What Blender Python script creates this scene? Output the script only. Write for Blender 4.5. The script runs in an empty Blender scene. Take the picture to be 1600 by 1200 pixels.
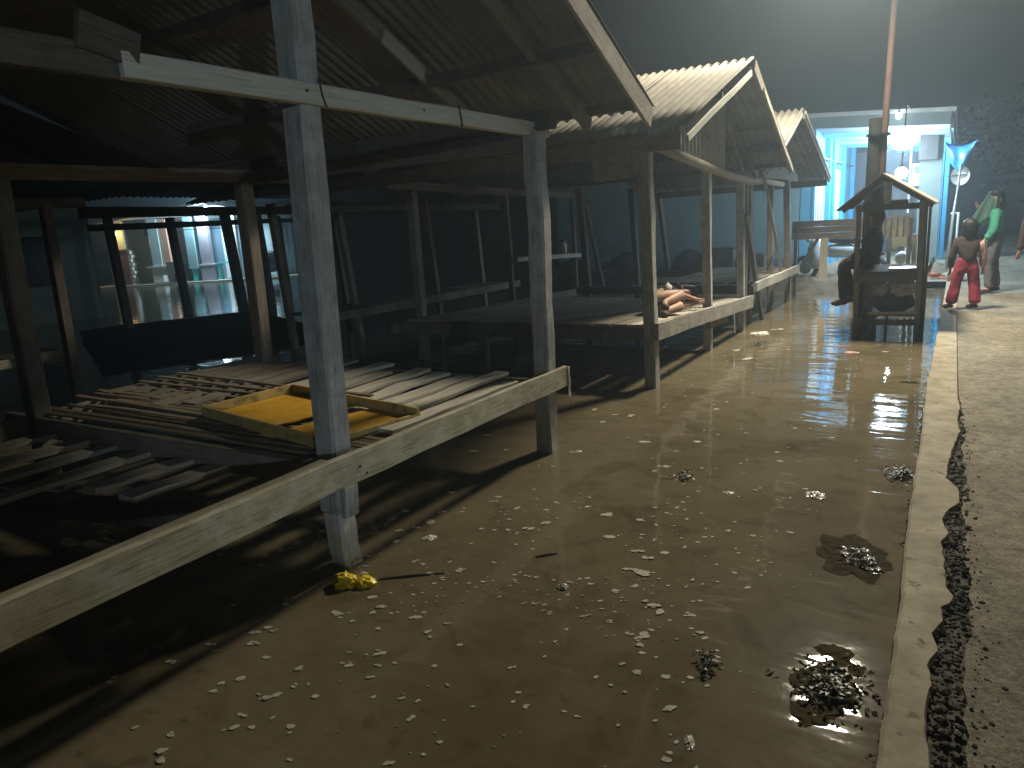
import bpy, bmesh, math, random
from mathutils import Vector, Matrix, noise
R = math.radians
random.seed(11)
S = bpy.context.scene
COL = S.collection

# ------------------------------------------------------------------ camera
def make_camera():
    cd = bpy.data.cameras.new('camera'); cam = bpy.data.objects.new('camera', cd); COL.objects.link(cam)
    cd.sensor_width = 36; cd.lens = 25.2; cd.clip_start = 0.05; cd.clip_end = 400
    right = Vector((0.8498, 0.5239, -0.0593)); fwd = Vector((-0.5221, 0.8263, -0.2207))
    H, f, slope, hy, vx = 1.65, 1120., 0.061, 346., 1500.
    d = Vector((slope*f, f, slope*800 + 600 - (hy + slope*800))).normalized()
    vy = hy - slope*(vx - 800)
    fw = Vector((vx-800, vy-600, f)).normalized()
    rt = d.cross(fw)
    # rows of the camera->world matrix
    rows = [rt, fw, -d]
    X = Vector((rows[0].x, rows[1].x, rows[2].x)); Y = -Vector((rows[0].y, rows[1].y, rows[2].y)); Z = -Vector((rows[0].z, rows[1].z, rows[2].z))
    m = Matrix.Identity(4)
    for i in range(3):
        m[i][0] = X[i]; m[i][1] = Y[i]; m[i][2] = Z[i]
    m[2][3] = H
    cam.matrix_world = m
    S.camera = cam
make_camera()

# ------------------------------------------------------------------ world, exposure
W = bpy.data.worlds.new('World'); S.world = W; W.use_nodes = True
bg = W.node_tree.nodes['Background']
bg.inputs[0].default_value = (0.50, 0.66, 0.85, 1); bg.inputs[1].default_value = 0.0024      # moonless night sky
S.view_settings.view_transform = 'Standard'; S.view_settings.look = 'None'
S.view_settings.exposure = 0; S.view_settings.gamma = 1; S.view_settings.use_curve_mapping = False
S.render.engine = 'CYCLES'
S.cycles.use_denoising = True
S.cycles.max_bounces = 6; S.cycles.diffuse_bounces = 3; S.cycles.glossy_bounces = 3; S.cycles.volume_bounces = 0
S.cycles.transparent_max_bounces = 8
S.cycles.sample_clamp_indirect = 4
S.cycles.caustics_reflective = False; S.cycles.caustics_refractive = False

HAZE = 0.0082
P_STREET = 2500      # warm street lamp over the kerb
P_FLOOD = 1100        # cold flood lamp on the house across the road
P_PORCH = 360        # cold lamp under the blue house porch, also scales the added fill lamp
P_HOUSE = 480        # cold lamp under the gable of the house on the left

def lamp(name, kind, loc, power, color, parent=None, size=0.08, aim=None, cone=None, blend=0.5):
    l = bpy.data.lights.new(name, kind); l.energy = power; l.color = color; l.shadow_soft_size = size
    o = bpy.data.objects.new(name, l); COL.objects.link(o); o.location = loc
    if kind == 'SPOT':
        l.spot_size = R(cone); l.spot_blend = blend
        o.rotation_euler = (Vector(aim) - Vector(loc)).to_track_quat('-Z', 'Y').to_euler()
    if parent:
        o.parent = parent; o.matrix_parent_inverse = Matrix.Translation(parent.location).inverted()
    return o

# ------------------------------------------------------------------ materials
def nt(name):
    m = bpy.data.materials.new(name); m.use_nodes = True
    n = m.node_tree.nodes; l = m.node_tree.links
    return m, n, l, n['Principled BSDF']
def node(n, t, **k):
    x = n.new(t)
    for a, b in k.items(): setattr(x, a, b)
    return x
def ramp(n, pts):
    r = n.new('ShaderNodeValToRGB'); e = r.color_ramp.elements
    while len(e) < len(pts): e.new(0.5)
    for i, (p, c) in enumerate(pts):
        e[i].position = p; e[i].color = (c[0], c[1], c[2], 1)
    return r
def mixc(n, l, fac, a, b, mode='MIX'):
    m = n.new('ShaderNodeMix'); m.data_type = 'RGBA'; m.blend_type = mode
    def put(s, v):
        if isinstance(v, (int, float)): s.default_value = v
        elif isinstance(v, (tuple, list)): s.default_value = (v[0], v[1], v[2], 1)
        else: l.new(v, s)
    put(m.inputs[0], fac); put(m.inputs[6], a); put(m.inputs[7], b)
    return m.outputs[2]
def wood(name, dark, light, rough=0.85, blot=(0.2, 0.2, 0.2), blot_amt=0.35, bump=0.35, streak=1.0):
    m, n, l, p = nt(name)
    a = node(n, 'ShaderNodeAttribute', attribute_name='gc')
    mp = n.new('ShaderNodeMapping'); mp.inputs['Scale'].default_value = (75, 75, 4.2); l.new(a.outputs['Vector'], mp.inputs[0])
    g = n.new('ShaderNodeTexNoise'); g.inputs['Scale'].default_value = 1; g.inputs['Detail'].default_value = 10; g.inputs['Roughness'].default_value = .74
    l.new(mp.outputs[0], g.inputs['Vector'])
    r = ramp(n, [(0.3, dark), (0.68, light)]); l.new(g.outputs[0], r.inputs[0])
    b = n.new('ShaderNodeTexNoise'); b.inputs['Scale'].default_value = 6.5; b.inputs['Detail'].default_value = 9; b.inputs['Roughness'].default_value = .7; l.new(a.outputs['Vector'], b.inputs['Vector'])
    br = ramp(n, [(0.46, (0, 0, 0)), (0.58, (1, 1, 1))]); l.new(b.outputs[0], br.inputs[0])
    mul = node(n, 'ShaderNodeMath', operation='MULTIPLY'); mul.inputs[1].default_value = blot_amt; l.new(br.outputs[0], mul.inputs[0])
    c = mixc(n, l, mul.outputs[0], r.outputs[0], blot)
    # dark checks and cracks along the grain
    mp2 = n.new('ShaderNodeMapping'); mp2.inputs['Scale'].default_value = (130, 130, 4.5); l.new(a.outputs['Vector'], mp2.inputs[0])
    g2 = n.new('ShaderNodeTexNoise'); g2.inputs['Scale'].default_value = 1; g2.inputs['Detail'].default_value = 2; l.new(mp2.outputs[0], g2.inputs['Vector'])
    r2 = ramp(n, [(0.60, (1, 1, 1)), (0.70, (.38, .36, .33))]); l.new(g2.outputs[0], r2.inputs[0])
    c = mixc(n, l, .75*streak, c, r2.outputs[0], 'MULTIPLY')
    oi = n.new('ShaderNodeObjectInfo')
    hs = n.new('ShaderNodeHueSaturation'); rr = n.new('ShaderNodeMapRange'); rr.inputs[3].default_value = .78; rr.inputs[4].default_value = 1.18
    l.new(oi.outputs['Random'], rr.inputs[0]); l.new(rr.outputs[0], hs.inputs['Value']); l.new(c, hs.inputs['Color'])
    l.new(hs.outputs[0], p.inputs['Base Color'])
    p.inputs['Roughness'].default_value = rough
    bp = n.new('ShaderNodeBump'); bp.inputs['Strength'].default_value = bump; bp.inputs['Distance'].default_value = .008
    l.new(g.outputs[0], bp.inputs['Height']); l.new(bp.outputs[0], p.inputs['Normal'])
    return m
def surf(name, c1, c2, scale=6, rough=.8, bump=.2, dist=.01, detail=6, spots=None, spec=.5, emit=None, sheen=0):
    m, n, l, p = nt(name)
    tc = n.new('ShaderNodeTexCoord')
    g = n.new('ShaderNodeTexNoise'); g.inputs['Scale'].default_value = scale; g.inputs['Detail'].default_value = detail; g.inputs['Roughness'].default_value = .62
    l.new(tc.outputs['Object'], g.inputs['Vector'])
    r = ramp(n, [(.3, c1), (.7, c2)]); l.new(g.outputs[0], r.inputs[0]); c = r.outputs[0]
    if spots:
        s = n.new('ShaderNodeTexNoise'); s.inputs['Scale'].default_value = spots[1]; s.inputs['Detail'].default_value = 4; l.new(tc.outputs['Object'], s.inputs['Vector'])
        sr = ramp(n, [(spots[2], (0, 0, 0)), (spots[2]+.1, (1, 1, 1))]); l.new(s.outputs[0], sr.inputs[0])
        c = mixc(n, l, sr.outputs[0], c, spots[0])
    l.new(c, p.inputs['Base Color']); p.inputs['Roughness'].default_value = rough; p.inputs['Specular IOR Level'].default_value = spec
    if bump:
        b = n.new('ShaderNodeBump'); b.inputs['Strength'].default_value = bump; b.inputs['Distance'].default_value = dist
        l.new(g.outputs[0], b.inputs['Height']); l.new(b.outputs[0], p.inputs['Normal'])
    if emit:
        p.inputs['Emission Color'].default_value = (*emit[0], 1); p.inputs['Emission Strength'].default_value = emit[1]
    return m
M = {}
M['post'] = wood('weathered_whitewash_wood', (.20, .20, .19), (.46, .47, .46), blot=(.56, .58, .58), blot_amt=.5)
M['pale_end'] = wood('bleached_stub_wood', (.38, .38, .36), (.66, .66, .63), blot=(.3, .29, .26), blot_amt=.35)
M['tie'] = wood('pale_sawn_wood', (.42, .41, .36), (.60, .60, .54), blot=(.5, .48, .4), blot_amt=.3, streak=.6)
M['beam'] = wood('yellowed_beam_wood', (.22, .195, .13), (.50, .46, .32), blot=(.58, .56, .46), blot_amt=.45)
M['beam_grey'] = wood('rough_grey_beam_wood', (.22, .20, .17), (.50, .47, .40), blot=(.6, .57, .5), blot_amt=.5, bump=.8)
M['dark_wood'] = wood('dark_brown_wood', (.05, .043, .033), (.14, .12, .095), blot=(.17, .155, .13), blot_amt=.4)
M['mid_wood'] = wood('brown_grey_wood', (.12, .10, .08), (.26, .225, .18), blot=(.32, .29, .24), blot_amt=.35)
M['plank'] = wood('bleached_plank_wood', (.38, .34, .26), (.66, .62, .52), blot=(.46, .46, .44), blot_amt=.45)
M['slat'] = wood('split_bamboo', (.10, .075, .045), (.24, .19, .12), blot=(.3, .25, .17), blot_amt=.4)
M['bamboo'] = wood('pale_bamboo', (.30, .27, .19), (.5, .46, .35), blot=(.3, .26, .18), blot_amt=.3)
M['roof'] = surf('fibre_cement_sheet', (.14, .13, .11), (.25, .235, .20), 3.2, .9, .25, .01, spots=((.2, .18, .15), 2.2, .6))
M['tin'] = surf('dull_galvanised_sheet', (.28, .29, .29), (.44, .45, .45), 4, .55, .1, .004, spots=((.2, .17, .14), 5, .62))
M['shade_wood'] = wood('shade_dark_wood', (.01, .01, .009), (.025, .023, .02), blot=(.03, .028, .025))  # near-black wood, darkness of the unlit deck put into the colour
M['shade_wood'].node_tree.nodes['Principled BSDF'].inputs['Specular IOR Level'].default_value = 0
M['tray'] = surf('orange_yellow_plank_paint', (.58, .30, .015), (.78, .44, .03), 9, .6, .25, .004, spots=((.36, .2, .03), 14, .66))
M['tray_rim'] = surf('dusty_yellow_rim', (.42, .30, .08), (.58, .45, .17), 12, .7, .2, .004, spots=((.25, .17, .06), 9, .6))
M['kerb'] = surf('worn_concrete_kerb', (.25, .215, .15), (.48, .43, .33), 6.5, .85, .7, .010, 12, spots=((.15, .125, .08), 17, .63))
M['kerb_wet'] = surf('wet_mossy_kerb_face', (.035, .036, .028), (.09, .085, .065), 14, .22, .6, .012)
M['road'] = surf('worn_road_concrete', (.20, .185, .15), (.36, .335, .28), 3.0, .9, .55, .012, 10, spots=((.15, .138, .115), 1.3, .53))
def road_material():
    m, n, l, p = nt('worn_road_surface')
    tc = n.new('ShaderNodeTexCoord')
    def nz(s, d, r=.65):
        g = n.new('ShaderNodeTexNoise'); g.inputs['Scale'].default_value = s; g.inputs['Detail'].default_value = d; g.inputs['Roughness'].default_value = r; l.new(tc.outputs['Object'], g.inputs['Vector']); return g.outputs[0]
    a, b, c = nz(1.6, 6), nz(14, 8, .75), nz(95, 3, .7)
    r = ramp(n, [(.35, (.20, .18, .14)), (.65, (.36, .33, .26))]); l.new(a, r.inputs[0])
    r2 = ramp(n, [(.36, (.50, .49, .46)), (.52, (1, 1, 1)), (.68, (1.25, 1.22, 1.15))]); l.new(b, r2.inputs[0])
    r3 = ramp(n, [(.38, (.55, .55, .54)), (.56, (1.1, 1.1, 1.1))]); l.new(c, r3.inputs[0])
    x = mixc(n, l, .9, r.outputs[0], r2.outputs[0], 'MULTIPLY'); x = mixc(n, l, .8, x, r3.outputs[0], 'MULTIPLY')
    l.new(x, p.inputs['Base Color']); p.inputs['Roughness'].default_value = .92
    b1 = n.new('ShaderNodeBump'); b1.inputs['Strength'].default_value = .8; b1.inputs['Distance'].default_value = .014; l.new(b, b1.inputs['Height'])
    b2 = n.new('ShaderNodeBump'); b2.inputs['Strength'].default_value = .7; b2.inputs['Distance'].default_value = .004; l.new(c, b2.inputs['Height']); l.new(b1.outputs[0], b2.inputs['Normal'])
    l.new(b2.outputs[0], p.inputs['Normal'])
    return m
M['road'] = road_material()
M['stone'] = surf('dark_broken_asphalt', (.035, .034, .031), (.20, .185, .155), 38, .92, .5, .006, spec=.2)
M['shaded_sheet'] = surf('shade_dark_sheet', (.035, .033, .03), (.07, .066, .06), 4, .9, .2, .01)  # sheet darkened in colour to stand for night shade
M['dim_wall'] = surf('dim_green_render', (.34, .40, .35), (.46, .52, .46), 1.5, .9, .2, .006)
M['mud'] = surf('brown_mud_bank', (.11, .08, .045), (.22, .165, .10), 5, .85, .8, .03)
M['soil'] = surf('dark_soil', (.05, .042, .03), (.09, .075, .055), 2, .9, .3, .02)
M['teal'] = surf('teal_house_paint', (.22, .38, .44), (.29, .47, .53), 1.2, .8, .1, .004, spots=((.18, .31, .36), .8, .6))
M['sky_blue'] = surf('bright_blue_paint', (.05, .40, .75), (.08, .48, .84), 2, .6, .05, .003)
M['soffit'] = surf('blue_grey_soffit', (.20, .27, .32), (.26, .33, .38), 2, .8, .05, .003)
M['lit_blue'] = surf('clear_blue_paint', (.14, .50, .76), (.18, .57, .82), 2, .7, .05, .003)
M['navy_wall'] = surf('deep_slate_paint', (.05, .075, .11), (.07, .10, .14), 2, .75, .1, .003)
M['pale_blue'] = surf('pale_blue_paint', (.45, .68, .80), (.55, .76, .86), 2, .7, .05, .003)
M['fascia_grey'] = surf('dull_grey_green_paint', (.15, .19, .195), (.19, .24, .24), 2, .8, .1, .003)
M['grey_green'] = surf('grey_green_paint', (.34, .42, .41), (.42, .50, .48), 2, .75, .1, .003)
M['white'] = surf('white_paint', (.68, .70, .71), (.80, .81, .81), 3, .6, .08, .003)
M['offwhite'] = surf('dusty_white_board', (.52, .52, .5), (.66, .66, .63), 3, .7, .1, .003)
M['cream'] = surf('cream_paint', (.55, .55, .40), (.66, .66, .5), 2, .75, .1, .003)
M['pink'] = surf('salmon_paint', (.62, .36, .27), (.72, .44, .34), 2, .75, .1, .003)
M['purple'] = surf('mauve_grey_paint', (.30, .28, .36), (.38, .35, .44), 2, .75, .1, .003)
M['brown_wall'] = surf('red_brown_paint', (.16, .07, .05), (.24, .11, .08), 2, .8, .1, .003)
M['dusk_blue'] = surf('slate_blue_paint', (.13, .22, .32), (.18, .29, .40), 2, .75, .1, .003)
M['dark'] = surf('dark_fittings', (.015, .016, .018), (.035, .036, .04), 6, .6, .1, .003)
M['glass_dark'] = surf('dark_window_glass', (.03, .035, .035), (.05, .055, .05), 2, .12, 0)
M['curtain'] = surf('grey_green_curtain', (.30, .33, .27), (.42, .44, .36), 9, .9, .2, .01)
M['iron'] = surf('rusty_iron', (.048, .022, .017), (.078, .040, .031), 9, .75, .3, .004)
M['black_pole'] = surf('tarred_pole', (.008, .009, .010), (.016, .016, .017), 9, .85, .3, .006, spec=.1)
M['tarp'] = surf('blue_tarpaulin', (.012, .17, .62), (.02, .24, .74), 4, .45, .3, .02)
M['yellow_bag'] = surf('yellow_plastic', (.72, .50, .01), (.86, .66, .02), 12, .3, .5, .01)
M['clear_bag'] = surf('crumpled_clear_plastic', (.16, .155, .13), (.42, .40, .36), 20, .22, .5, .01, spec=1.0)
M['dark_bag'] = surf('dark_wet_plastic', (.04, .034, .02), (.085, .072, .045), 20, .9, .4, .01, spec=.03)
M['foil'] = surf('pale_wrapper', (.50, .48, .45), (.72, .70, .66), 26, .2, .4, .008, spec=.8)
M['foam'] = surf('pale_scum', (.36, .335, .265), (.54, .51, .42), 30, .7, .2, .003)
M['weed'] = surf('wet_water_weed', (.035, .04, .018), (.085, .09, .04), 18, .4, .35, .006, spec=.3)
M['weed_cover'] = surf('glint_hiding_weed_mat', (.055, .048, .024), (.105, .09, .05), 22, 1, .6, .006, spec=0)  # dark weed mat, added to hide the lamp's reflection
M['leaf'] = surf('dark_foliage', (.007, .011, .006), (.011, .016, .009), 4, 1, 0, spec=0)
M['bark'] = surf('dark_bark', (.05, .04, .03), (.10, .085, .07), 9, .9, .5, .02)
M['brick'] = surf('red_brick', (.30, .09, .05), (.42, .15, .085), 10, .85, .4, .005)
M['tan_block'] = surf('tan_render', (.42, .30, .18), (.52, .38, .24), 8, .85, .3, .004)
M['skin'] = surf('brown_skin', (.36, .20, .13), (.44, .255, .17), 8, .55, 0)
M['skin_pale'] = surf('light_brown_skin', (.46, .28, .19), (.54, .34, .24), 8, .55, 0)
M['hair'] = surf('black_hair', (.008, .007, .007), (.025, .02, .018), 60, .5, .5, .004)
M['brown_top'] = surf('dark_brown_knit', (.042, .027, .024), (.075, .048, .042), 30, .9, .3, .004)
M['maroon'] = surf('maroon_cloth', (.27, .02, .045), (.38, .04, .075), 14, .8, .4, .008)
M['green_top'] = surf('sea_green_cloth', (.05, .34, .23), (.08, .43, .30), 14, .8, .3, .006)
M['grey_trouser'] = surf('dark_grey_cloth', (.10, .10, .115), (.17, .17, .19), 14, .85, .3, .006)
M['navy'] = surf('navy_cloth', (.014, .018, .03), (.03, .037, .055), 14, .85, .3, .006)
M['black_cloth'] = surf('black_cloth', (.012, .012, .014), (.028, .027, .03), 14, .85, .4, .008)
M['dark_green'] = surf('dark_green_veil', (.05, .12, .105), (.085, .17, .15), 14, .8, .3, .006)
M['pink_cloth'] = surf('pale_pink_cloth', (.55, .33, .31), (.66, .42, .40), 14, .85, .3, .006)
M['red_cloth'] = surf('red_cloth', (.42, .05, .03), (.55, .09, .05), 14, .85, .3, .006)
M['shoe'] = surf('dark_sandal', (.05, .03, .02), (.10, .06, .04), 20, .7, .2, .004)
M['sack'] = surf('grey_tarpaulin_bundle', (.34, .32, .28), (.55, .52, .47), 9, .6, .6, .02)
M['sack_dark'] = surf('brown_sacking', (.05, .042, .032), (.10, .085, .065), 12, .9, .5, .015)
M['lens_warm'] = surf('lit_street_lens', (.9, .9, .9), (.9, .9, .9), 1, .4, 0, emit=((1, .80, .52), 7))
M['lens_cold'] = surf('lit_cold_globe', (.9, .9, .9), (.9, .9, .9), 1, .4, 0, emit=((.80, .93, 1), 26))
M['lens_cyan'] = surf('lit_cold_bulb', (.9, .9, .9), (.9, .9, .9), 1, .4, 0, emit=((.72, 1, 1), 40))
M['lens_yellow'] = surf('lit_warm_bulb', (.9, .9, .9), (.9, .9, .9), 1, .4, 0, emit=((1, .72, .24), 14))
M['win_yellow'] = surf('warm_lit_window', (.4, .4, .2), (.4, .4, .2), 1, .4, 0, emit=((.9, .85, .22), .7))
M['screen_white'] = surf('lit_white_panel', (.8, .8, .8), (.8, .8, .8), 1, .4, 0, emit=((.65, .95, 1), 1.0))
M['screen_green'] = surf('lit_green_panel', (.1, .6, .4), (.1, .6, .4), 1, .4, 0, emit=((.03, .95, .55), .9))
M['plastic_white'] = surf('white_plastic', (.74, .76, .78), (.82, .84, .85), 5, .3, .05, .003)
M['teal_plastic'] = surf('turquoise_plastic', (.03, .45, .42), (.05, .55, .5), 5, .4, .05, .003)
M['scooter'] = surf('silver_blue_fairing', (.48, .60, .70), (.58, .70, .78), 5, .3, .05, .003)

def water_material():
    m, n, l, p = nt('muddy_flood_water')
    tc = n.new('ShaderNodeTexCoord')
    a = n.new('ShaderNodeTexNoise'); a.inputs['Scale'].default_value = .9; a.inputs['Detail'].default_value = 5; a.inputs['Distortion'].default_value = .6
    l.new(tc.outputs['Object'], a.inputs['Vector'])
    r = ramp(n, [(.32, (.128, .104, .062)), (.5, (.166, .138, .086)), (.7, (.196, .166, .108))]); l.new(a.outputs[0], r.inputs[0])
    b = n.new('ShaderNodeTexNoise'); b.inputs['Scale'].default_value = 7; b.inputs['Detail'].default_value = 6; b.inputs['Roughness'].default_value = .7; l.new(tc.outputs['Object'], b.inputs['Vector'])
    rb = ramp(n, [(.33, (.62, .6, .55)), (.5, (1, 1, 1))]); l.new(b.outputs[0], rb.inputs[0])
    c = mixc(n, l, .35, r.outputs[0], rb.outputs[0], 'MULTIPLY')
    sm = n.new('ShaderNodeTexNoise'); sm.inputs['Scale'].default_value = 2.6; sm.inputs['Detail'].default_value = 7; sm.inputs['Roughness'].default_value = .6; sm.inputs['Distortion'].default_value = 1.2; l.new(tc.outputs['Object'], sm.inputs['Vector'])
    rs = ramp(n, [(.30, (.55, .53, .46)), (.47, (1, 1, 1)), (.64, (1, 1, 1)), (.80, (1.22, 1.2, 1.12))]); l.new(sm.outputs[0], rs.inputs[0])
    c = mixc(n, l, .7, c, rs.outputs[0], 'MULTIPLY')
    s2 = n.new('ShaderNodeTexNoise'); s2.inputs['Scale'].default_value = 8.5; s2.inputs['Detail'].default_value = 5; s2.inputs['Distortion'].default_value = .8; l.new(tc.outputs['Object'], s2.inputs['Vector'])
    r2 = ramp(n, [(.27, (.5, .48, .40)), (.38, (1, 1, 1))]); l.new(s2.outputs[0], r2.inputs[0])
    c = mixc(n, l, .5, c, r2.outputs[0], 'MULTIPLY')
    l.new(c, p.inputs['Base Color'])
    p.inputs['Roughness'].default_value = .05; p.inputs['IOR'].default_value = 1.333
    mp = n.new('ShaderNodeMapping'); mp.inputs['Scale'].default_value = (1.1, 3.6, 1); mp.inputs['Rotation'].default_value = (0, 0, R(8)); l.new(tc.outputs['Object'], mp.inputs[0])
    w1 = n.new('ShaderNodeTexNoise'); w1.inputs['Scale'].default_value = 1; w1.inputs['Detail'].default_value = 2.5; w1.inputs['Distortion'].default_value = .5; l.new(mp.outputs[0], w1.inputs['Vector'])
    w2 = n.new('ShaderNodeTexNoise'); w2.inputs['Scale'].default_value = 22; w2.inputs['Detail'].default_value = 2; l.new(tc.outputs['Object'], w2.inputs['Vector'])
    b1 = n.new('ShaderNodeBump'); b1.inputs['Strength'].default_value = .20; b1.inputs['Distance'].default_value = .05; l.new(w1.outputs[0], b1.inputs['Height'])
    b2 = n.new('ShaderNodeBump'); b2.inputs['Strength'].default_value = .05; b2.inputs['Distance'].default_value = .008; l.new(w2.outputs[0], b2.inputs['Height']); l.new(b1.outputs[0], b2.inputs['Normal'])
    l.new(b2.outputs[0], p.inputs['Normal'])
    return m
M['water'] = water_material()

# ------------------------------------------------------------------ mesh helpers
class MB:
    """collects faces, with a grain coordinate per vertex, and links them as one mesh object"""
    def __init__(s): s.v = []; s.f = []; s.g = []; s.m = []; s.mi = 0
    def add(s, vs, fs, gs=None):
        o = len(s.v); s.v += [tuple(v) for v in vs]; s.f += [tuple(i+o for i in f) for f in fs]; s.m += [s.mi]*len(fs)
        s.g += [tuple(g) for g in gs] if gs else [tuple(v) for v in vs]
    def bar(s, a, b, w, h, up=(0, 0, 1), seg=1, jit=0., bow=0., taper=1.):
        """timber from a to b; w across, h along 'up'"""
        a = Vector(a); b = Vector(b); d = (b-a); L = d.length; d = d/L
        up = Vector(up); sd = d.cross(up)
        if sd.length < 1e-4: sd = d.cross(Vector((1, 0, 0)))
        sd.normalize(); up = sd.cross(d).normalized()
        off = random.random()*20; vs = []; gs = []
        c = min(w, h)*.10
        prof = [(-w/2+c, -h/2), (w/2-c, -h/2), (w/2, -h/2+c), (w/2, h/2-c), (w/2-c, h/2), (-w/2+c, h/2), (-w/2, h/2-c), (-w/2, -h/2+c)] if seg > 1 else [(-w/2, -h/2), (w/2, -h/2), (w/2, h/2), (-w/2, h/2)]
        k = len(prof)
        for i in range(seg+1):
            t = i/seg; p = a + d*(L*t) + up*(bow*math.sin(math.pi*t)); q = 1+(taper-1)*t
            jx, jy = random.uniform(-jit, jit), random.uniform(-jit, jit)
            for (x, y) in prof:
                vs.append(p + sd*(x*q+jx+random.uniform(-jit, jit)*.5) + up*(y*q+jy+random.uniform(-jit, jit)*.5)); gs.append((x+off, y+off*.7, L*t+off*1.3))
        fs = []
        for i in range(seg):
            for j in range(k):
                fs.append((i*k+j, i*k+(j+1) % k, (i+1)*k+(j+1) % k, (i+1)*k+j))
        fs.append(tuple(range(k-1, -1, -1))); fs.append(tuple(seg*k+j for j in range(k)))
        s.add(vs, fs, gs); return s
    def box(s, c, d, rz=0):
        c = Vector(c); x = Vector((math.cos(rz), math.sin(rz), 0))*d[0]/2
        s.bar(c-x, c+x, d[1], d[2]); return s
    def tube(s, pts, rad, n=8, jit=0.):
        pts = [Vector(p) for p in pts]; rad = rad if isinstance(rad, (list, tuple)) else [rad]*len(pts)
        off = random.random()*20; vs = []; gs = []; L = 0
        for i, p in enumerate(pts):
            d = (pts[min(i+1, len(pts)-1)]-pts[max(i-1, 0)]).normalized()
            r = Vector((1, 0, 0)) if abs(d.x) < .8 else Vector((0, 1, 0))
            u = d.cross(r).normalized(); w = d.cross(u)
            if i: L += (p-pts[i-1]).length
            for j in range(n):
                t = 2*math.pi*j/n; q = rad[i]*(1+random.uniform(-jit, jit))
                vs.append(p+u*(math.cos(t)*q)+w*(math.sin(t)*q)); gs.append((math.cos(t)*q+off, math.sin(t)*q, L+off))
        fs = [(i*n+j, i*n+(j+1) % n, (i+1)*n+(j+1) % n, (i+1)*n+j) for i in range(len(pts)-1) for j in range(n)]
        fs += [tuple(range(n-1, -1, -1)), tuple((len(pts)-1)*n+j for j in range(n))]
        s.add(vs, fs, gs); return s
    def corr(s, e0, e1, r0, r1, pitch=.095, amp=.018, rows=4, th=.006):
        """corrugated sheet between eave line e0-e1 and ridge line r0-r1"""
        e0, e1, r0, r1 = map(Vector, (e0, e1, r0, r1)); L = (e1-e0).length; n = max(4, int(L/pitch*6))
        nm = (e1-e0).cross(r0-e0).normalized()
        if nm.z < 0: nm = -nm
        vs = []
        for lay in (0, 1):
            for r in range(rows+1):
                q = r/rows
                for i in range(n+1):
                    t = i/n; p = (e0.lerp(e1, t)).lerp(r0.lerp(r1, t), q)
                    vs.append(p + nm*(amp*math.sin(2*math.pi*t*L/pitch) - lay*th + .004*math.sin(3.1*t+5*q)))
        K = (rows+1)*(n+1); fs = []
        for r in range(rows):
            for i in range(n):
                a = r*(n+1)+i; fs.append((a, a+1, a+n+2, a+n+1)); fs.append((K+a, K+a+n+1, K+a+n+2, K+a+1))
        for i in range(n):
            fs.append((i, K+i, K+i+1, i+1)); a = rows*(n+1)+i; fs.append((a, a+1, K+a+1, K+a))
        for r in range(rows):
            a = r*(n+1); fs.append((a, a+n+1, K+a+n+1, K+a)); a += n; fs.append((a, K+a, K+a+n+1, a+n+1))
        s.add(vs, fs); return s
    def blob(s, c, r, sub=2, amp=.15, freq=3., seed=0, squash=None):
        bm = bmesh.new(); bmesh.ops.create_icosphere(bm, subdivisions=sub, radius=1)
        r = Vector(r) if isinstance(r, (tuple, list)) else Vector((r, r, r)); c = Vector(c)
        vs = []
        for v in bm.verts:
            q = 1 + amp*noise.noise(v.co*freq + Vector((seed*7.3, seed*3.1, seed)))+amp*.5*noise.noise(v.co*freq*2.7+Vector((seed, 4, 9)))
            vs.append(c + Vector((v.co.x*r.x*q, v.co.y*r.y*q, v.co.z*r.z*q)))
        s.add(vs, [[v.index for v in f.verts] for f in bm.faces]); bm.free(); return s
    def poly(s, pts, z0, z1):
        n = len(pts); vs = [(p[0], p[1], z0) for p in pts]+[(p[0], p[1], z1) for p in pts]
        s.add(vs, [tuple(range(n, 2*n)), tuple(range(n-1, -1, -1))]+[(i, (i+1) % n, n+(i+1) % n, n+i) for i in range(n)]); return s
    def build(s, name, mat, parent=None, smooth=False, loc=None):
        me = bpy.data.meshes.new(name); me.from_pydata(s.v, [], s.f)
        at = me.attributes.new('gc', 'FLOAT_VECTOR', 'POINT'); at.data.foreach_set('vector', [c for g in s.g for c in g])
        for m in (mat if isinstance(mat, list) else [mat]): me.materials.append(m)
        if isinstance(mat, list): me.polygons.foreach_set('material_index', s.m)
        if smooth: me.polygons.foreach_set('use_smooth', [True]*len(me.polygons))
        bm = bmesh.new(); bm.from_mesh(me); bmesh.ops.recalc_face_normals(bm, faces=bm.faces); bm.to_mesh(me); bm.free()
        me.update()
        return link(name, me, parent)
def link(name, me, parent=None):
    o = bpy.data.objects.new(name, me); COL.objects.link(o)
    if parent:
        o.parent = parent
        q = parent
        off = Vector((0, 0, 0))
        root = parent
        while root.parent: root = root.parent
        if parent is root:
            o.matrix_parent_inverse = root.matrix_basis.inverted() if root.type == 'EMPTY' else Matrix.Identity(4)
    return o
def tag(o, label=None, cat=None, group=None, kind=None):
    if label: o['label'] = label
    if cat: o['category'] = cat
    if group: o['group'] = group
    if kind: o['kind'] = kind
    return o
def thing(name, loc, label, cat, group=None, rz=0):
    """empty at the base of a thing; its parts are modelled in world space and parented keeping their place"""
    o = bpy.data.objects.new(name, None); COL.objects.link(o); o.location = loc; o.rotation_euler = (0, 0, rz)
    o.empty_display_size = .1
    o.matrix_basis = Matrix.Translation(Vector(loc)) @ Matrix.Rotation(rz, 4, 'Z')
    return tag(o, label, cat, group)
def copy_tree(o, parent=None):
    c = o.copy(); COL.objects.link(c)
    if parent: c.parent = parent
    for ch in o.children: copy_tree(ch, c)
    return c
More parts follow.
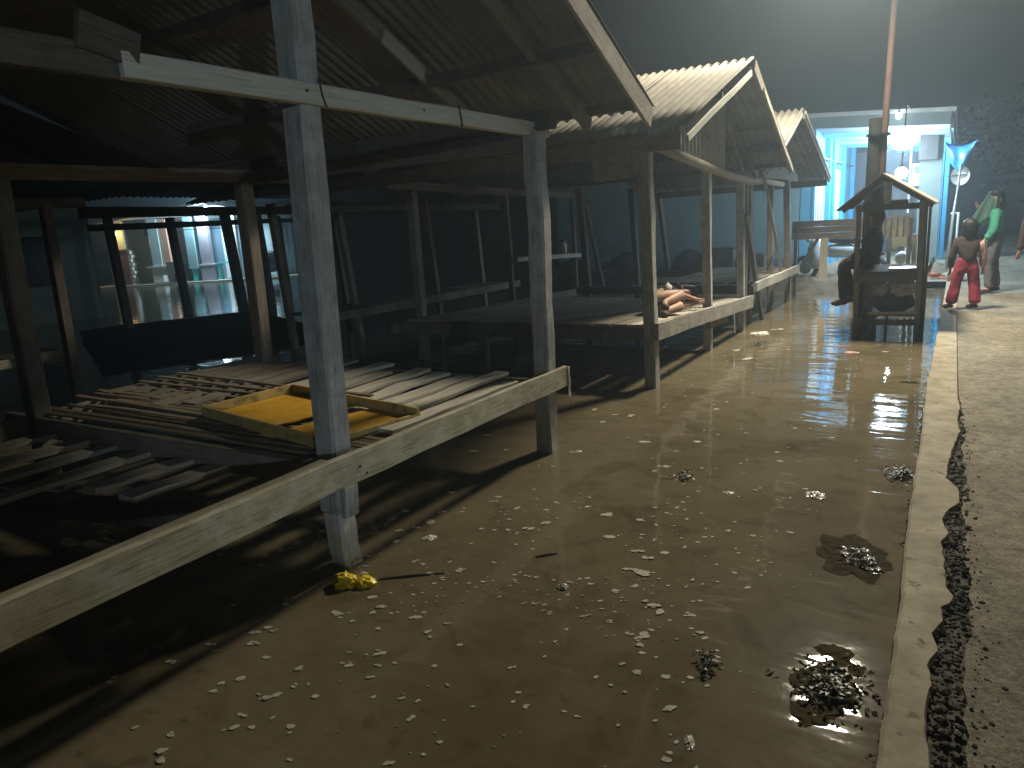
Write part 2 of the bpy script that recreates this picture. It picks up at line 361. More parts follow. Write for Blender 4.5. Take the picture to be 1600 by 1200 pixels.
def timber(name, mat, parent, a, b, w, h, up=(0, 0, 1), seg=5, jit=.003, bow=0., taper=1.):
    return MB().bar(a, b, w, h, up, seg, jit, bow, taper).build(name, M[mat], parent)

# ================================================================== SETTING
def setting():
    w = MB(); n = 1
    w.add([(-60, -12, 0), (-.09, -12, 0), (-.09, 15.6, 0), (-60, 60, 0)], [(0, 1, 2, 3)])
    tag(w.build('flood_water', M['water']), kind='structure')
    g = MB(); g.add([(-62, -14, -.35), (40, -14, -.35), (40, 75, -.35), (-62, 75, -.35)], [(0, 1, 2, 3)])
    tag(g.build('ground', M['soil']), kind='structure')
    # road sheet, its broken edge a few centimetres right of the kerb
    edge = [(.122, -3), (.125, 1.2), (.122, 2.02), (.118, 2.24), (.119, 2.5), (.129, 2.82), (.139, 3.11), (.116, 3.44), (.128, 3.75), (.114, 4.03), (.125, 4.4), (.11, 4.9), (.125, 5.4), (.112, 5.95), (.093, 6.4), (.084, 7.9), (.07, 10.4), (.07, 15.2)]
    r = MB()
    L = []; 
    for i in range(len(edge)-1):
        a, b = edge[i], edge[i+1]; k = max(1, int((b[1]-a[1])/.07))
        for j in range(k):
            t = j/k; y = a[1]+(b[1]-a[1])*t
            L.append((a[0]+(b[0]-a[0])*t+(random.uniform(-.012, .012) if y < 6 else random.uniform(-.002, .002)), y))
    L.append(edge[-1]); n = len(L)
    vs = [(x, y, .13) for x, y in L]+[(x, y, -.3) for x, y in L]+[(9, y, .15) for x, y in L]
    fs = [(i, i+1, n+i+1, n+i) for i in range(n-1)]+[(i, 2*n+i, 2*n+i+1, i+1) for i in range(n-1)]
    r.add(vs, fs)
    tag(r.build('road', M['road']), kind='structure')
    r2 = MB(); r2.add([(-3, 15.2, .128), (12, 15.2, .128), (14, 70, .128), (-.4, 70, .128), (-.4, 21, .128), (-3, 21, .128)], [(0, 1, 2, 3, 4, 5)])
    tag(r2.build('far_road', M['road']), kind='structure')
    v = MB(); v.add([(9, -14, .10), (40, -14, .10), (40, 75, .10), (9, 75, .10)], [(0, 1, 2, 3)])
    tag(v.build('verge', M['soil']), kind='structure')
setting()

def kerb():
    right = [(.03, -3), (.034, 1.4), (.036, 1.98), (.024, 2.08), (.014, 2.2), (.018, 2.27), (.031, 2.37), (.011, 2.49), (.044, 2.58), (.02, 2.68), (.051, 2.78), (.045, 2.88), (.091, 2.98), (.058, 3.07), (.052, 3.22), (.037, 3.46), (.056, 3.63), (.03, 3.77), (.058, 3.9), (.103, 4.02), (.098, 4.23), (.042, 4.36), (.046, 4.57), (.059, 4.84), (.105, 5.35), (.09, 5.63), (.104, 5.94), (.089, 6.33), (.081, 7.89), (.068, 10.4), (.068, 15.1)]
    left = [(-.09, -3), (-.093, 1.9), (-.097, 2.06), (-.094, 2.46), (-.097, 2.94), (-.108, 3.34), (-.112, 3.68), (-.116, 4.3), (-.111, 4.9), (-.12, 5.5), (-.135, 6.7), (-.128, 7.8), (-.121, 9.4), (-.106, 11.3), (-.106, 15.1)]
    def at(line, y):
        for a, b in zip(line, line[1:]):
            if a[1] <= y <= b[1]: return a[0]+(b[0]-a[0])*(y-a[1])/(b[1]-a[1])
        return line[-1][0]
    # cast in lengths: each length is a piece of its own
    cuts = [-3, 1.2, 6.55, 11.0, 15.1]
    root = thing('kerb', (0, 6, 0), 'pale concrete kerb strip between the flood water and the road', 'kerb')
    root['kind'] = 'structure'
    for c0, c1 in zip(cuts, cuts[1:]):
        b = MB(); ys = [c0+.001+(c1-c0-.002)*i/max(2, int((c1-c0)/.035)) for i in range(max(2, int((c1-c0)/.035))+1)]
        vs = []
        for y in ys:
            near = y < 6.3
            xl = at(left, y)+.007*noise.noise(Vector((y*4, 0, 0)))+.004*noise.noise(Vector((y*17, 2, 0))); xr = at(right, y)+(.010*noise.noise(Vector((y*11, 5, 0)))+.008*noise.noise(Vector((y*31, 5, 3))) if near else 0)
            zz = .14+.002*noise.noise(Vector((0, y*3, 1)))
            vs += [(xl-.012, y, -.2), (xl-.004, y, .10), (xl, y, zz-.012), (xl+.012, y, zz), (xr-.006, y, zz), (xr, y, zz-.012), (xr+.004, y, -.1)]
        fs = []; ms = []
        for i in range(len(ys)-1):
            for j in range(6):
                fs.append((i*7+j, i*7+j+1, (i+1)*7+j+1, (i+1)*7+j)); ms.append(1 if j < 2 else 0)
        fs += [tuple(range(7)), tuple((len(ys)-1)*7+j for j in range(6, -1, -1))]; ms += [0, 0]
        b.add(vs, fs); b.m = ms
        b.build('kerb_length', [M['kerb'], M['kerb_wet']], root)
    return at, left, right
KAT, KL, KR = kerb()

def broken_edge():
    # dark lumps of broken asphalt in the gap between kerb and road, real stones too many to count
    s = MB()
    for i in range(2400):
        y = 1.0+5.4*random.random()**1.25
        if y > 4.2 and random.random() < (y-4.2)/2.3: continue
        x0 = KAT(KR, y)-.012; x1 = .135+.01*noise.noise(Vector((y*4, 0, 0)))
        x = x0+(x1-x0)*random.random()
        r = random.uniform(.003, .008)*(1 if random.random() < .88 else 2.0)
        if random.random() < .10: x = .13+abs(random.gauss(0, .035)); r *= .6
        s.blob((x, y, (.122 if x < .135 else .131)+random.uniform(-.02, .014)*(x < .135)), (r*random.uniform(.8, 1.4), r*random.uniform(.8, 1.4), r*.8), 1, .35, 2, i)
    bed = MB()
    n = 150; vs = []
    for i in range(n+1):
        y = .8+5.8*i/n; vs += [(KAT(KR, y)-.01, y, .108), (.15, y, .112)]
    s.add(vs, [(2*i, 2*i+1, 2*i+3, 2*i+2) for i in range(n)])
    tag(s.build('broken_asphalt', M['stone']), kind='stuff')
    # grit and dead leaves washed against the wet side of the kerb
    g = MB()
    for i in range(520):
        y = 1.5+6*random.random()**1.3
        if noise.noise(Vector((y*2.3, 3, 0))) < .12: continue
        x = KAT(KL, y)-abs(random.gauss(.004, .010))
        r = random.uniform(.003, .010)
        g.blob((x, y, random.choice((.004, .06, .11, .135))*random.random()), (r, r*1.6, r*.8), 1, .4, 2, i)
    tag(g.build('washed_up_debris', M['stone']), kind='stuff')
broken_edge()

def mud_bank():
    b = MB(); nx, ny = 34, 24; vs = []
    for j in range(ny+1):
        for i in range(nx+1):
            x = -6+6.4*i/nx; y = 13.4+4.6*j/ny
            h = .34*min(1, max(0, (y-13.9-.5*noise.noise(Vector((x, 0, 3))))/1.5))
            if x > -.35: h *= max(0, 1-(x+.35)/.5)
            if -1.5 < x < -.1: h *= max(.0, min(1, (y-15.2)/1.2))
            vs.append((x, y, -.09+h+.10*noise.noise(Vector((x*2.1, y*2.1, 0)))*h*3+.04*noise.noise(Vector((x*6, y*6, 0)))))
    b.add(vs, [(j*(nx+1)+i, j*(nx+1)+i+1, (j+1)*(nx+1)+i+1, (j+1)*(nx+1)+i) for j in range(ny) for i in range(nx)])
    tag(b.build('mud_bank', M['mud'], smooth=True), kind='structure')
mud_bank()

# ================================================================== STALLS
def roof_slope(parent, x_front, x_back, ye, ze, yr, zr, width=.92, mat='roof', drop=0.):
    x = x_front; k = 0
    while x > x_back+.05:
        x2 = max(x-width, x_back); lap = .05
        dz = .006*(k % 2)+random.uniform(-.004, .004)
        e = ye+random.uniform(-.02, .02)
        MB().corr((x, e, ze+dz), (x2-lap, e+random.uniform(-.01, .01), ze+dz-drop), (x, yr, zr+dz), (x2-lap, yr, zr+dz-drop)).build('roof_sheet', M[mat], parent, smooth=True)
        x = x2; k += 1

def stall_one():
    t = thing('market_stall', (-3.8, 2.4, 0), 'nearest market stall holding the yellow tray, with bare deck and tall tie beam', 'market stall', 'market stalls over the flood')
    P = lambda *a, **k: timber(*a, **k)
    # front posts: the upper timber and its bleached foot
    P('post', 'post', t, (-2.56, 2.39, .30), (-2.50, 2.42, 3.45), .135, .125, up=(0, 1, 0), seg=10, jit=.006, bow=.012)
    P('post_foot', 'pale_end', t, (-2.555, 2.40, -.3), (-2.56, 2.39, .295), .115, .115, up=(0, 1, 0), seg=6, jit=.006)
    P('post_cleat', 'post', t, (-2.475, 2.385, .28), (-2.47, 2.385, .50), .09, .035, up=(1, 0, 0), seg=3)
    P('post', 'post', t, (-2.46, 4.36, -.3), (-2.43, 4.36, 2.21), .125, .12, up=(0, 1, 0), seg=9, jit=.006, bow=.012)
    P('post', 'post', t, (-2.5, .35, -.3), (-2.48, .35, 2.3), .13, .12, up=(0, 1, 0), seg=6)
    # rear posts
    for (x, y, x2, y2) in ((-5.23, 4.2, -5.19, 4.22), (-5.25, 2.3, -5.22, 2.35), (-5.25, .4, -5.2, .4)):
        P('post', 'mid_wood', t, (x, y, -.3), (x2, y2, 2.12), .12, .12, up=(0, 1, 0), seg=6)
    # front rail beam with its companion board behind
    P('front_beam', 'beam', t, (-2.375, -.8, .545), (-2.365, 4.54, .535), .035, .145, seg=16, jit=.0035, bow=.022)
    P('backing_board', 'beam', t, (-2.45, -.8, .592), (-2.445, 2.25, .598), .085, .03, seg=8, jit=.003)
    P('backing_board', 'plank', t, (-2.53, 2.75, .60), (-2.50, 4.0, .595), .11, .03, seg=6, jit=.004)
    for (y, z) in ((2.36, .56), (2.40, .515), (4.33, .565), (4.37, .51), (4.48, .545), (.6, .55)):
        MB().tube([(-2.360, y, z), (-2.3475, y, z-.001)], .007, 8).build('nail', M['dark'], t)
    for (y, z) in ((2.37, 2.25), (4.34, 2.24), (3.18, 2.245)):
        MB().tube([(-2.43, y, z), (-2.4215, y, z)], .007, 8).build('nail', M['dark'], t)
    P('wire_tie', 'dark', t, (-2.42, 2.47, 2.19), (-2.42, 2.44, 2.31), .006, .006, seg=2)
    P('wire_tie', 'dark', t, (-2.42, 3.52, 2.185), (-2.42, 3.50, 2.30), .010, .008, seg=2)
    P('tie_beam', 'tie', t, (-2.455, 1.55, 2.245), (-2.455, 4.56, 2.235), .06, .09, seg=10, jit=.003)
    P('tie_beam', 'dark_wood', t, (-2.48, -.6, 2.27), (-2.48, 1.545, 2.25), .07, .10, seg=6)
    P('tie_cleat', 'dark_wood', t, (-2.44, 1.42, 2.335), (-2.44, 1.62, 2.29), .03, .12, seg=2)
    # cross joists
    P('joist', 'mid_wood', t, (-2.62, 2.315, .50), (-5.62, 2.30, .49), .06, .13, seg=8)
    P('joist', 'mid_wood', t, (-2.52, 4.27, .50), (-5.6, 4.27, .48), .06, .12, seg=8)
    P('joist', 'dark_wood', t, (-2.5, .5, .42), (-5.6, .5, .42), .06, .11, seg=5)
    P('joist', 'dark_wood', t, (-2.6, 3.3, .46), (-5.6, 3.3, .46), .06, .08, seg=5)
    P('brace_board', 'mid_wood', t, (-3.1, 2.05, .30), (-4.6, 1.75, .26), .03, .16, seg=5)
    P('rear_beam', 'mid_wood', t, (-5.3, -.6, .50), (-5.3, 4.4, .50), .06, .13, seg=6)
    P('rear_tie_beam', 'mid_wood', t, (-5.2, -.6, 2.14), (-5.2, 4.9, 2.16), .07, .10, seg=6)
    P('rear_tie_beam', 'dark_wood', t, (-2.45, 4.36, 2.16), (-5.25, 4.25, 2.14), .06, .11, seg=6)
    # deck: bleached planks at the far half, split bamboo mat near the tray
    xs = -2.72
    for i in range(13):
        y0 = 3.10+random.uniform(-.12, .10) + (.0 if i < 4 else -.25); y1 = 4.24+random.uniform(-.14, .22)
        w = random.uniform(.105, .15)
        P('plank', 'plank' if i < 7 else 'mid_wood', t, (xs-w/2, y0, .575+random.uniform(-.008, .008)), (xs-w/2-random.uniform(.0, .03), y1, .565+random.uniform(-.008, .01)), w, .026, seg=5, jit=.006)  # inner planks use darker wood, their dimness put into the colour
        xs -= w+random.uniform(.05, .12)
    y = 2.40
    while y < 3.12:
        P('bamboo_slat', 'slat', t, (-2.44+random.uniform(-.04, .02), y, .578+random.uniform(-.004, .006)), (-5.3+random.uniform(-.3, .3), y+random.uniform(-.06, .08), .572+random.uniform(-.004, .006)), random.uniform(.032, .044), .014, seg=6, jit=.004)
        y += random.uniform(.038, .048)
    for y in (3.16, 3.24, 3.36):
        P('bamboo_slat', 'slat', t, (-3.3+random.uniform(-.2, .2), y, .602), (-5.4, y+random.uniform(-.05, .12), .60), .035, .014, seg=5, jit=.004)
    # lower slats of the undecked near bay
    for i, x in enumerate((-3.30, -3.62, -3.98, -4.34, -4.68, -5.0)):
        P('plank', 'plank', t, (x+random.uniform(-.05, .05), .45 if i > 1 else 1.75, .475), (x+random.uniform(-.04, .04), 2.46-random.uniform(0, .1), .455), random.uniform(.11, .15), .028, seg=5, jit=.005)
    # roof frame
    for x in (-2.45, -3.35, -5.2):
        P('rafter', 'mid_wood' if x > -4 else 'dark_wood', t, (x, 5.25, 2.33), (x, 2.42, 3.64), .05, .10, seg=7)
        P('rafter', 'dark_wood', t, (x, -.45, 2.33), (x, 2.38, 3.64), .05, .10, seg=6)
    P('rafter_splice', 'tie', t, (-3.30, 4.35, 2.70), (-3.30, 3.95, 2.885), .02, .10, seg=2)
    P('barge_board', 'beam_grey', t, (-1.99, 5.34, 2.33), (-1.99, 2.36, 3.70), .028, .15, seg=8)
    P('barge_board', 'mid_wood', t, (-2.04, 5.40, 2.38), (-2.04, 2.40, 3.76), .03, .06, seg=8)
    P('barge_board', 'mid_wood', t, (-1.99, -.5, 2.33), (-1.99, 2.34, 3.70), .028, .15, seg=6)
    P('eave_board', 'mid_wood', t, (-2.02, 5.24, 2.425), (-7.8, 5.22, 2.40), .035, .07, seg=8)
    P('eave_board', 'dark_wood', t, (-2.02, -.42, 2.29), (-6.1, -.42, 2.27), .035, .15, seg=5)
    for (y, z) in ((4.45, 2.68), (3.5, 3.12), (2.40, 3.60), (1.3, 3.12), (.35, 2.68)):
        P('purlin', 'dark_wood', t, (-2.0, y, z), (-6.1, y, z-.03), .06, .075, seg=6)
    P('wall_plate', 'dark_wood', t, (-2.3, 4.40, 2.29), (-6.0, 4.40, 2.24), .07, .12, seg=6)
    roof_slope(t, -1.98, -7.9, 5.42, 2.415, 2.40, 3.80, drop=.01)  # back edge extended to block the sky gap behind
    roof_slope(t, -1.98, -7.9, -.62, 2.415, 2.40, 3.80, drop=.01)
    return t
stall_one()

def stall_two():
    t = thing('market_stall', (-3.8, 8.4, 0), 'second market stall with a lit corrugated roof and a person curled on its deck', 'market stall', 'market stalls over the flood')
    P = lambda *a, **k: timber(*a, **k)
    P('post', 'post', t, (-2.43, 6.47, -.3), (-2.47, 6.47, 2.25), .115, .12, up=(0, 1, 0), seg=8, jit=.006, bow=.012)
    P('post', 'post', t, (-2.47, 8.46, -.3), (-2.49, 8.46, 2.12), .10, .09, up=(0, 1, 0), seg=8, jit=.006, bow=-.015)
    P('post', 'post', t, (-2.46, 9.99, -.3), (-2.48, 9.97, 2.02), .10, .10, up=(0, 1, 0), seg=8)
    P('post_strip', 'mid_wood', t, (-2.43, 10.10, .0), (-2.42, 10.06, 1.95), .03, .06, up=(0, 1, 0), seg=4)
    P('leaning_strut', 'dark_wood', t, (-2.40, 9.95, 1.56), (-2.42, 11.20, -.2), .10, .05, up=(1, 0, 0), seg=6)
    for (x, y, y2) in ((-5.72, 7.1, 7.12), (-5.7, 9.34, 9.27), (-5.7, 11.5, 11.43)):
        P('post', 'mid_wood', t, (x, y, -.3), (x, y2, 2.08), .11 if y < 8 else .07, .11 if y < 8 else .07, up=(0, 1, 0), seg=6)
    P('back_plate', 'mid_wood', t, (-5.68, 6.6, 2.15), (-5.68, 11.9, 2.01), .06, .10, seg=8)
    P('shelf_board', 'tie', t, (-5.64, 9.3, 1.09), (-5.64, 11.7, 1.0), .14, .07, seg=5)
    P('rear_beam', 'mid_wood', t, (-5.6, 6.4, .50), (-5.6, 11.6, .38), .06, .12, seg=5)
    P('front_beam', 'beam_grey', t, (-2.365, 6.40, .56), (-2.37, 10.2, .375), .05, .165, seg=14, jit=.006)
    P('front_beam', 'mid_wood', t, (-2.43, 8.3, .36), (-2.43, 9.1, .325), .06, .14, seg=3)
    P('joist', 'dark_wood', t, (-2.5, 6.50, .52), (-5.6, 6.5, .50), .06, .13, seg=6)
    P('joist', 'dark_wood', t, (-2.5, 8.4, .42), (-5.6, 8.4, .42), .06, .12, seg=4)
    P('joist', 'dark_wood', t, (-2.5, 10.1, .34), (-5.6, 10.1, .36), .06, .12, seg=4)
    xs = -2.48
    for i in range(17):
        w = random.uniform(.13, .19)
        P('plank', 'mid_wood' if i else 'plank', t, (xs-w/2, 6.42, .605), (xs-w/2, 10.1, .43), w, .022, seg=4, jit=.004)
        xs -= w+random.uniform(.006, .03)
    # crooked pole that serves as front plate
    pts = [(-2.41, 6.35, 2.27), (-2.42, 7.4, 2.18), (-2.43, 8.4, 2.10), (-2.42, 9.3, 2.03), (-2.43, 10.3, 1.985), (-2.42, 11.1, 2.0), (-2.43, 12.4, 1.97)]
    MB().tube(pts, [.055, .05, .052, .046, .05, .042, .038], 9, .06).build('front_plate', M['bamboo'], t, True)
    # gable: infill sheet, strut, barge boards
    MB().corr((-2.42, 7.25, 2.16), (-2.42, 8.95, 2.08), (-2.42, 7.25, 2.66), (-2.42, 8.95, 2.98), pitch=.13, amp=.02).build('gable_sheet', M['tin'], t, True)
    P('gable_strut', 'mid_wood', t, (-2.40, 9.0, 2.66), (-2.40, 9.72, 2.10), .03, .05, seg=3)
    P('barge_board', 'offw', t, (-2.0, 6.2, 2.315), (-2.0, 8.45, 3.13), .02, .06, seg=6) if False else P('barge_board', 'pale_end', t, (-2.005, 6.25, 2.25), (-2.005, 8.45, 3.05), .02, .06, seg=6)
    P('barge_board', 'mid_wood', t, (-2.0, 8.55, 3.15), (-2.0, 10.75, 2.12), .028, .13, seg=6)
    P('barge_board', 'beam_grey', t, (-1.97, 8.9, 2.93), (-1.97, 10.68, 2.10), .02, .05, seg=6)
    P('tie_beam', 'dark_wood', t, (-2.36, 6.3, 2.34), (-2.7, 6.3, 2.33), .05, .09, seg=2)
    P('eave_board', 'mid_wood', t, (-2.06, 6.26, 2.24), (-6.6, 6.26, 2.16), .04, .14, seg=8)
    P('wall_plate', 'mid_wood', t, (-2.35, 6.52, 2.27), (-6.5, 6.5, 2.2), .07, .09, seg=8)
    P('hung_panel', 'beam', t, (-2.62, 6.60, 2.10), (-3.05, 6.62, 2.08), .02, .22, seg=2)
    P('hung_panel', 'tie', t, (-2.54, 6.60, 2.11), (-2.60, 6.60, 2.11), .03, .24, seg=2)
    for x in (-2.45, -4.0, -5.7):
        P('rafter', 'dark_wood', t, (x, 6.3, 2.27), (x, 8.48, 3.10), .05, .09, seg=4)
        P('rafter', 'dark_wood', t, (x, 10.7, 2.06), (x, 8.52, 3.10), .05, .09, seg=4)
    for (y, z) in ((7.4, 2.72), (8.5, 3.10), (9.6, 2.60), (10.5, 2.18)):
        P('purlin', 'dark_wood', t, (-2.02, y, z), (-6.5, y, z-.03), .05, .06, seg=4)
    roof_slope(t, -1.99, -7.5, 6.15, 2.345, 8.52, 3.225, drop=.012)  # back edge extended to shade the timbers behind
    roof_slope(t, -1.99, -7.5, 10.8, 2.145, 8.48, 3.215, drop=.012)
    return t
stall_two()

def stall_three():
    t = thing('market_stall', (-3.6, 12, 0), 'farthest market stall of the row with pale blue lit front beam', 'market stall', 'market stalls over the flood')
    P = lambda *a, **k: timber(*a, **k)
    P('post', 'mid_wood', t, (-2.46, 13.3, -.3), (-2.47, 12.9, 2.2), .10, .10, up=(0, 1, 0), seg=5)
    P('post', 'mid_wood', t, (-2.56, 10.75, -.3), (-2.55, 10.7, 2.05), .10, .16, up=(0, 1, 0), seg=5)
    P('post', 'mid_wood', t, (-2.5, 12.0, -.3), (-2.5, 11.9, 2.05), .09, .09, up=(0, 1, 0), seg=5)
    MB().tube([(-2.38, 12.2, .62), (-2.38, 11.7, 1.2), (-2.39, 11.2, 1.75), (-2.39, 10.98, 2.02)], [.026, .022, .02, .018], 7, .05).build('bamboo_pole', M['bamboo'], t, True)
    MB().tube([(-2.39, 10.98, 2.02), (-2.36, 10.83, 2.13)], [.014, .009], 6).build('bamboo_fork', M['bamboo'], t, True)
    MB().tube([(-2.39, 10.98, 2.02), (-2.37, 11.12, 2.14)], [.014, .009], 6).build('bamboo_fork', M['bamboo'], t, True)
    MB().tube([(-2.37, 10.9, 2.03), (-2.35, 10.75, 1.95), (-2.35, 10.72, 1.72)], [.012, .01, .006], 5).build('tie_rope', M['bamboo'], t, True)
    P('front_beam', 'tie', t, (-2.37, 10.38, .555), (-2.37, 13.6, .53), .05, .13, seg=8, jit=.005)
    P('deck_board', 'mid_wood', t, (-2.6, 10.4, .60), (-2.6, 13.5, .57), .3, .03, seg=4)
    P('deck_board', 'mid_wood', t, (-2.95, 10.4, .60), (-2.95, 13.5, .57), .3, .03, seg=4)
    P('deck_board', 'slat', t, (-3.3, 10.4, .60), (-3.3, 13.5, .57), .3, .03, seg=4)
    P('deck_board', 'mid_wood', t, (-3.65, 10.4, .60), (-3.65, 13.5, .57), .3, .03, seg=4)
    for y in (10.5, 13.4): P('joist', 'dark_wood', t, (-2.42, y, .50), (-5.2, y, .5), .06, .12, seg=4)
    for x, y in ((-5.0, 12.7), (-5.0, 10.6)): P('post', 'dark_wood', t, (x, y, -.3), (x, y-.3, 2.1), .1, .1, up=(0, 1, 0), seg=4)
    P('leaning_strut', 'dark_wood', t, (-5.5, 12.25, .25), (-5.5, 11.56, 1.85), .10, .05, up=(1, 0, 0), seg=4)
    P('leaning_strut', 'dark_wood', t, (-5.5, 15.75, .4), (-5.5, 15.2, 2.0), .16, .08, up=(1, 0, 0), seg=4)
    P('barge_board', 'beam_grey', t, (-1.98, 11.6, 2.93), (-1.98, 14.3, 2.07), .02, .05, seg=5)
    P('barge_board', 'mid_wood', t, (-2.0, 11.6, 2.90), (-2.0, 14.3, 2.05), .03, .12, seg=5)
    P('barge_board', 'pale_end', t, (-2.0, 10.2, 2.36), (-2.0, 11.48, 2.90), .02, .05, seg=5)
    P('eave_board', 'dark_wood', t, (-2.04, 14.3, 2.0), (-5.6, 14.3, 1.98), .04, .12, seg=4)
    P('gable_board', 'dark_wood', t, (-2.42, 10.9, 2.2), (-2.42, 13.6, 2.18), .02, .3, seg=4)
    roof_slope(t, -1.99, -5.6, 10.0, 2.33, 11.55, 2.98, drop=.01)
    roof_slope(t, -1.99, -5.6, 14.42, 2.06, 11.52, 2.97, drop=.01)
stall_three()

def rear_stall():
    t = thing('market_stall', (-15, 11, 0), 'unlit market stall behind the nearest one, standing before the lit house', 'market stall', 'market stalls over the flood')
    P = lambda *a, **k: timber(*a, **k)
    for (x, y, x2, y2, w) in ((-15.25, 10.35, -15.35, 10.3, .16), (-14.73, 11.5, -14.9, 11.45, .20), (-14.35, 12.0, -14.5, 12.0, .22), (-13.4, 7.8, -13.5, 7.8, .14), (-16.4, 14.4, -16.5, 14.4, .16)):
        P('post', 'dark_wood', t, (x, y, -.3), (x2, y2, 2.2), w, w, up=(0, 1, 0), seg=3)
    P('front_plate', 'dark_wood', t, (-12.7, 7.0, 1.97), (-16.2, 14.9, 2.06), .08, .12, seg=4)
    P('front_plate', 'dark_wood', t, (-12.9, 7.0, 2.24), (-16.4, 14.9, 2.34), .08, .20, seg=4)
    P('wire', 'dark_wood', t, (-14.3, 9.9, 1.9), (-15.2, 12.6, 1.9), .012, .012, seg=4)
    P('deck_beam', 'dark_wood', t, (-14.4, 7.6, .0), (-12.9, 10.4, .0), .08, .2, seg=4)
    P('deck', 'shade_wood', t, (-12.1, 6.3, .08), (-10.7, 9.3, .08), 4.8, .04, seg=3)  # widened near-black slab, keeps this stretch of water dark
    x0, y0, x1, y1 = -12.8, 6.8, -16.3, 15.0
    e0 = Vector((x0+.5, y0+.2, 2.47)); e1 = Vector((x1+.5, y1+.2, 2.62))
    MB().corr(e0, e1, e0+Vector((2.2, 1.1, .9)), e1+Vector((2.2, 1.1, .9)), pitch=.2).build('roof_sheet', M['shaded_sheet'], t, True)
rear_stall()

def rear_shed():  # shed added to block the sky gap beyond the nearest stall
    t = thing('backdrop_shed', (-9.5, -.5, 0), 'added unlit shed, its corrugated roof blocking the sky beyond the nearest stall', 'shed')
    P = lambda *a, **k: timber(*a, **k)
    for x, y in ((-7.2, -1.2), (-10.5, -1.2), (-13, 2.0), (-13, -1.2), (-10.4, 2.2)): P('post', 'dark_wood', t, (x, y, -.3), (x, y, 2.5), .12, .12, up=(0, 1, 0), seg=2)
    MB().corr((-7.6, -2.5, 2.35), (-17, -2.5, 2.3), (-7.6, .9, 3.9), (-17, .9, 3.85), pitch=.18).build('roof_sheet', M['shaded_sheet'], t, True)
    MB().corr((-7.6, 5.6, 2.3), (-17, 6.6, 2.3), (-7.6, .9, 3.9), (-17, .9, 3.85), pitch=.18).build('roof_sheet', M['shaded_sheet'], t, True)
rear_shed()

def side_stall():
    t = thing('market_stall', (-8.6, 3.0, 0), 'dim market stall at the far left with a single thin post and deck edge', 'market stall', 'market stalls over the flood')
    P = lambda *a, **k: timber(*a, **k)
    P('post', 'mid_wood', t, (-8.1, 4.0, -.3), (-8.0, 4.0, 2.1), .10, .10, up=(0, 1, 0), seg=5)
    P('post', 'mid_wood', t, (-8.1, 1.6, -.3), (-8.05, 1.6, 2.1), .10, .10, up=(0, 1, 0), seg=5)
    P('post', 'dark_wood', t, (-10.4, 4.0, -.3), (-10.4, 4.0, 2.1), .10, .10, up=(0, 1, 0), seg=3)
    P('deck_edge', 'beam', t, (-8.2, 1.4, .49), (-8.55, 4.15, .50), .05, .10, seg=5)
    P('deck_board', 'mid_wood', t, (-8.5, 1.4, .52), (-8.85, 4.15, .53), .4, .03, seg=4)
    P('top_plate', 'dark_wood', t, (-8.05, 1.2, 2.1), (-8.0, 4.4, 2.12), .07, .1, seg=4)
    MB().corr((-7.9, 4.6, 2.25), (-11, 4.6, 2.25), (-7.9, 2.4, 3.2), (-11, 2.4, 3.2)).build('roof_sheet', M['shaded_sheet'], t, True)
side_stall()

def middle_posts():
    # posts of the dark stall standing behind the second one
    t = thing('market_stall', (-8.2, 9.5, 0), 'dark inner market stall behind the second stall, only posts and deck edge showing', 'market stall', 'market stalls over the flood')
    P = lambda *a, **k: timber(*a, **k)
    for (x, y, y2) in ((-8.0, 8.4, 8.2), (-7.6, 10.0, 9.85), (-8.3, 7.3, 7.2), (-8.0, 12.0, 11.9), (-9.6, 9.8, 9.7)):
        P('post', 'mid_wood', t, (x, y, -.3), (x-.05, y2, 2.1), .10, .10, up=(0, 1, 0), seg=4)
    P('top_plate', 'dark_wood', t, (-7.8, 7.0, 2.0), (-7.8, 12.4, 1.95), .06, .10, seg=4)
    P('deck_edge', 'mid_wood', t, (-7.3, 7.2, .5), (-7.3, 12.2, .46), .05, .12, seg=4)
    P('deck_board', 'dark_wood', t, (-7.8, 7.2, .52), (-7.8, 12.2, .48), .9, .03, seg=4)
    MB().corr((-7.0, 7.0, 2.2), (-10, 7.0, 2.2), (-7.0, 9.6, 3.1), (-10, 9.6, 3.1), pitch=.16).build('roof_sheet', M['shaded_sheet'], t, True)
    MB().corr((-6.7, 12.6, 2.1), (-10.2, 12.6, 2.1), (-6.7, 9.6, 3.12), (-10.2, 9.6, 3.12), pitch=.16).build('roof_sheet', M['shaded_sheet'], t, True)  # second slope added to keep lamplight off the timbers below
middle_posts()

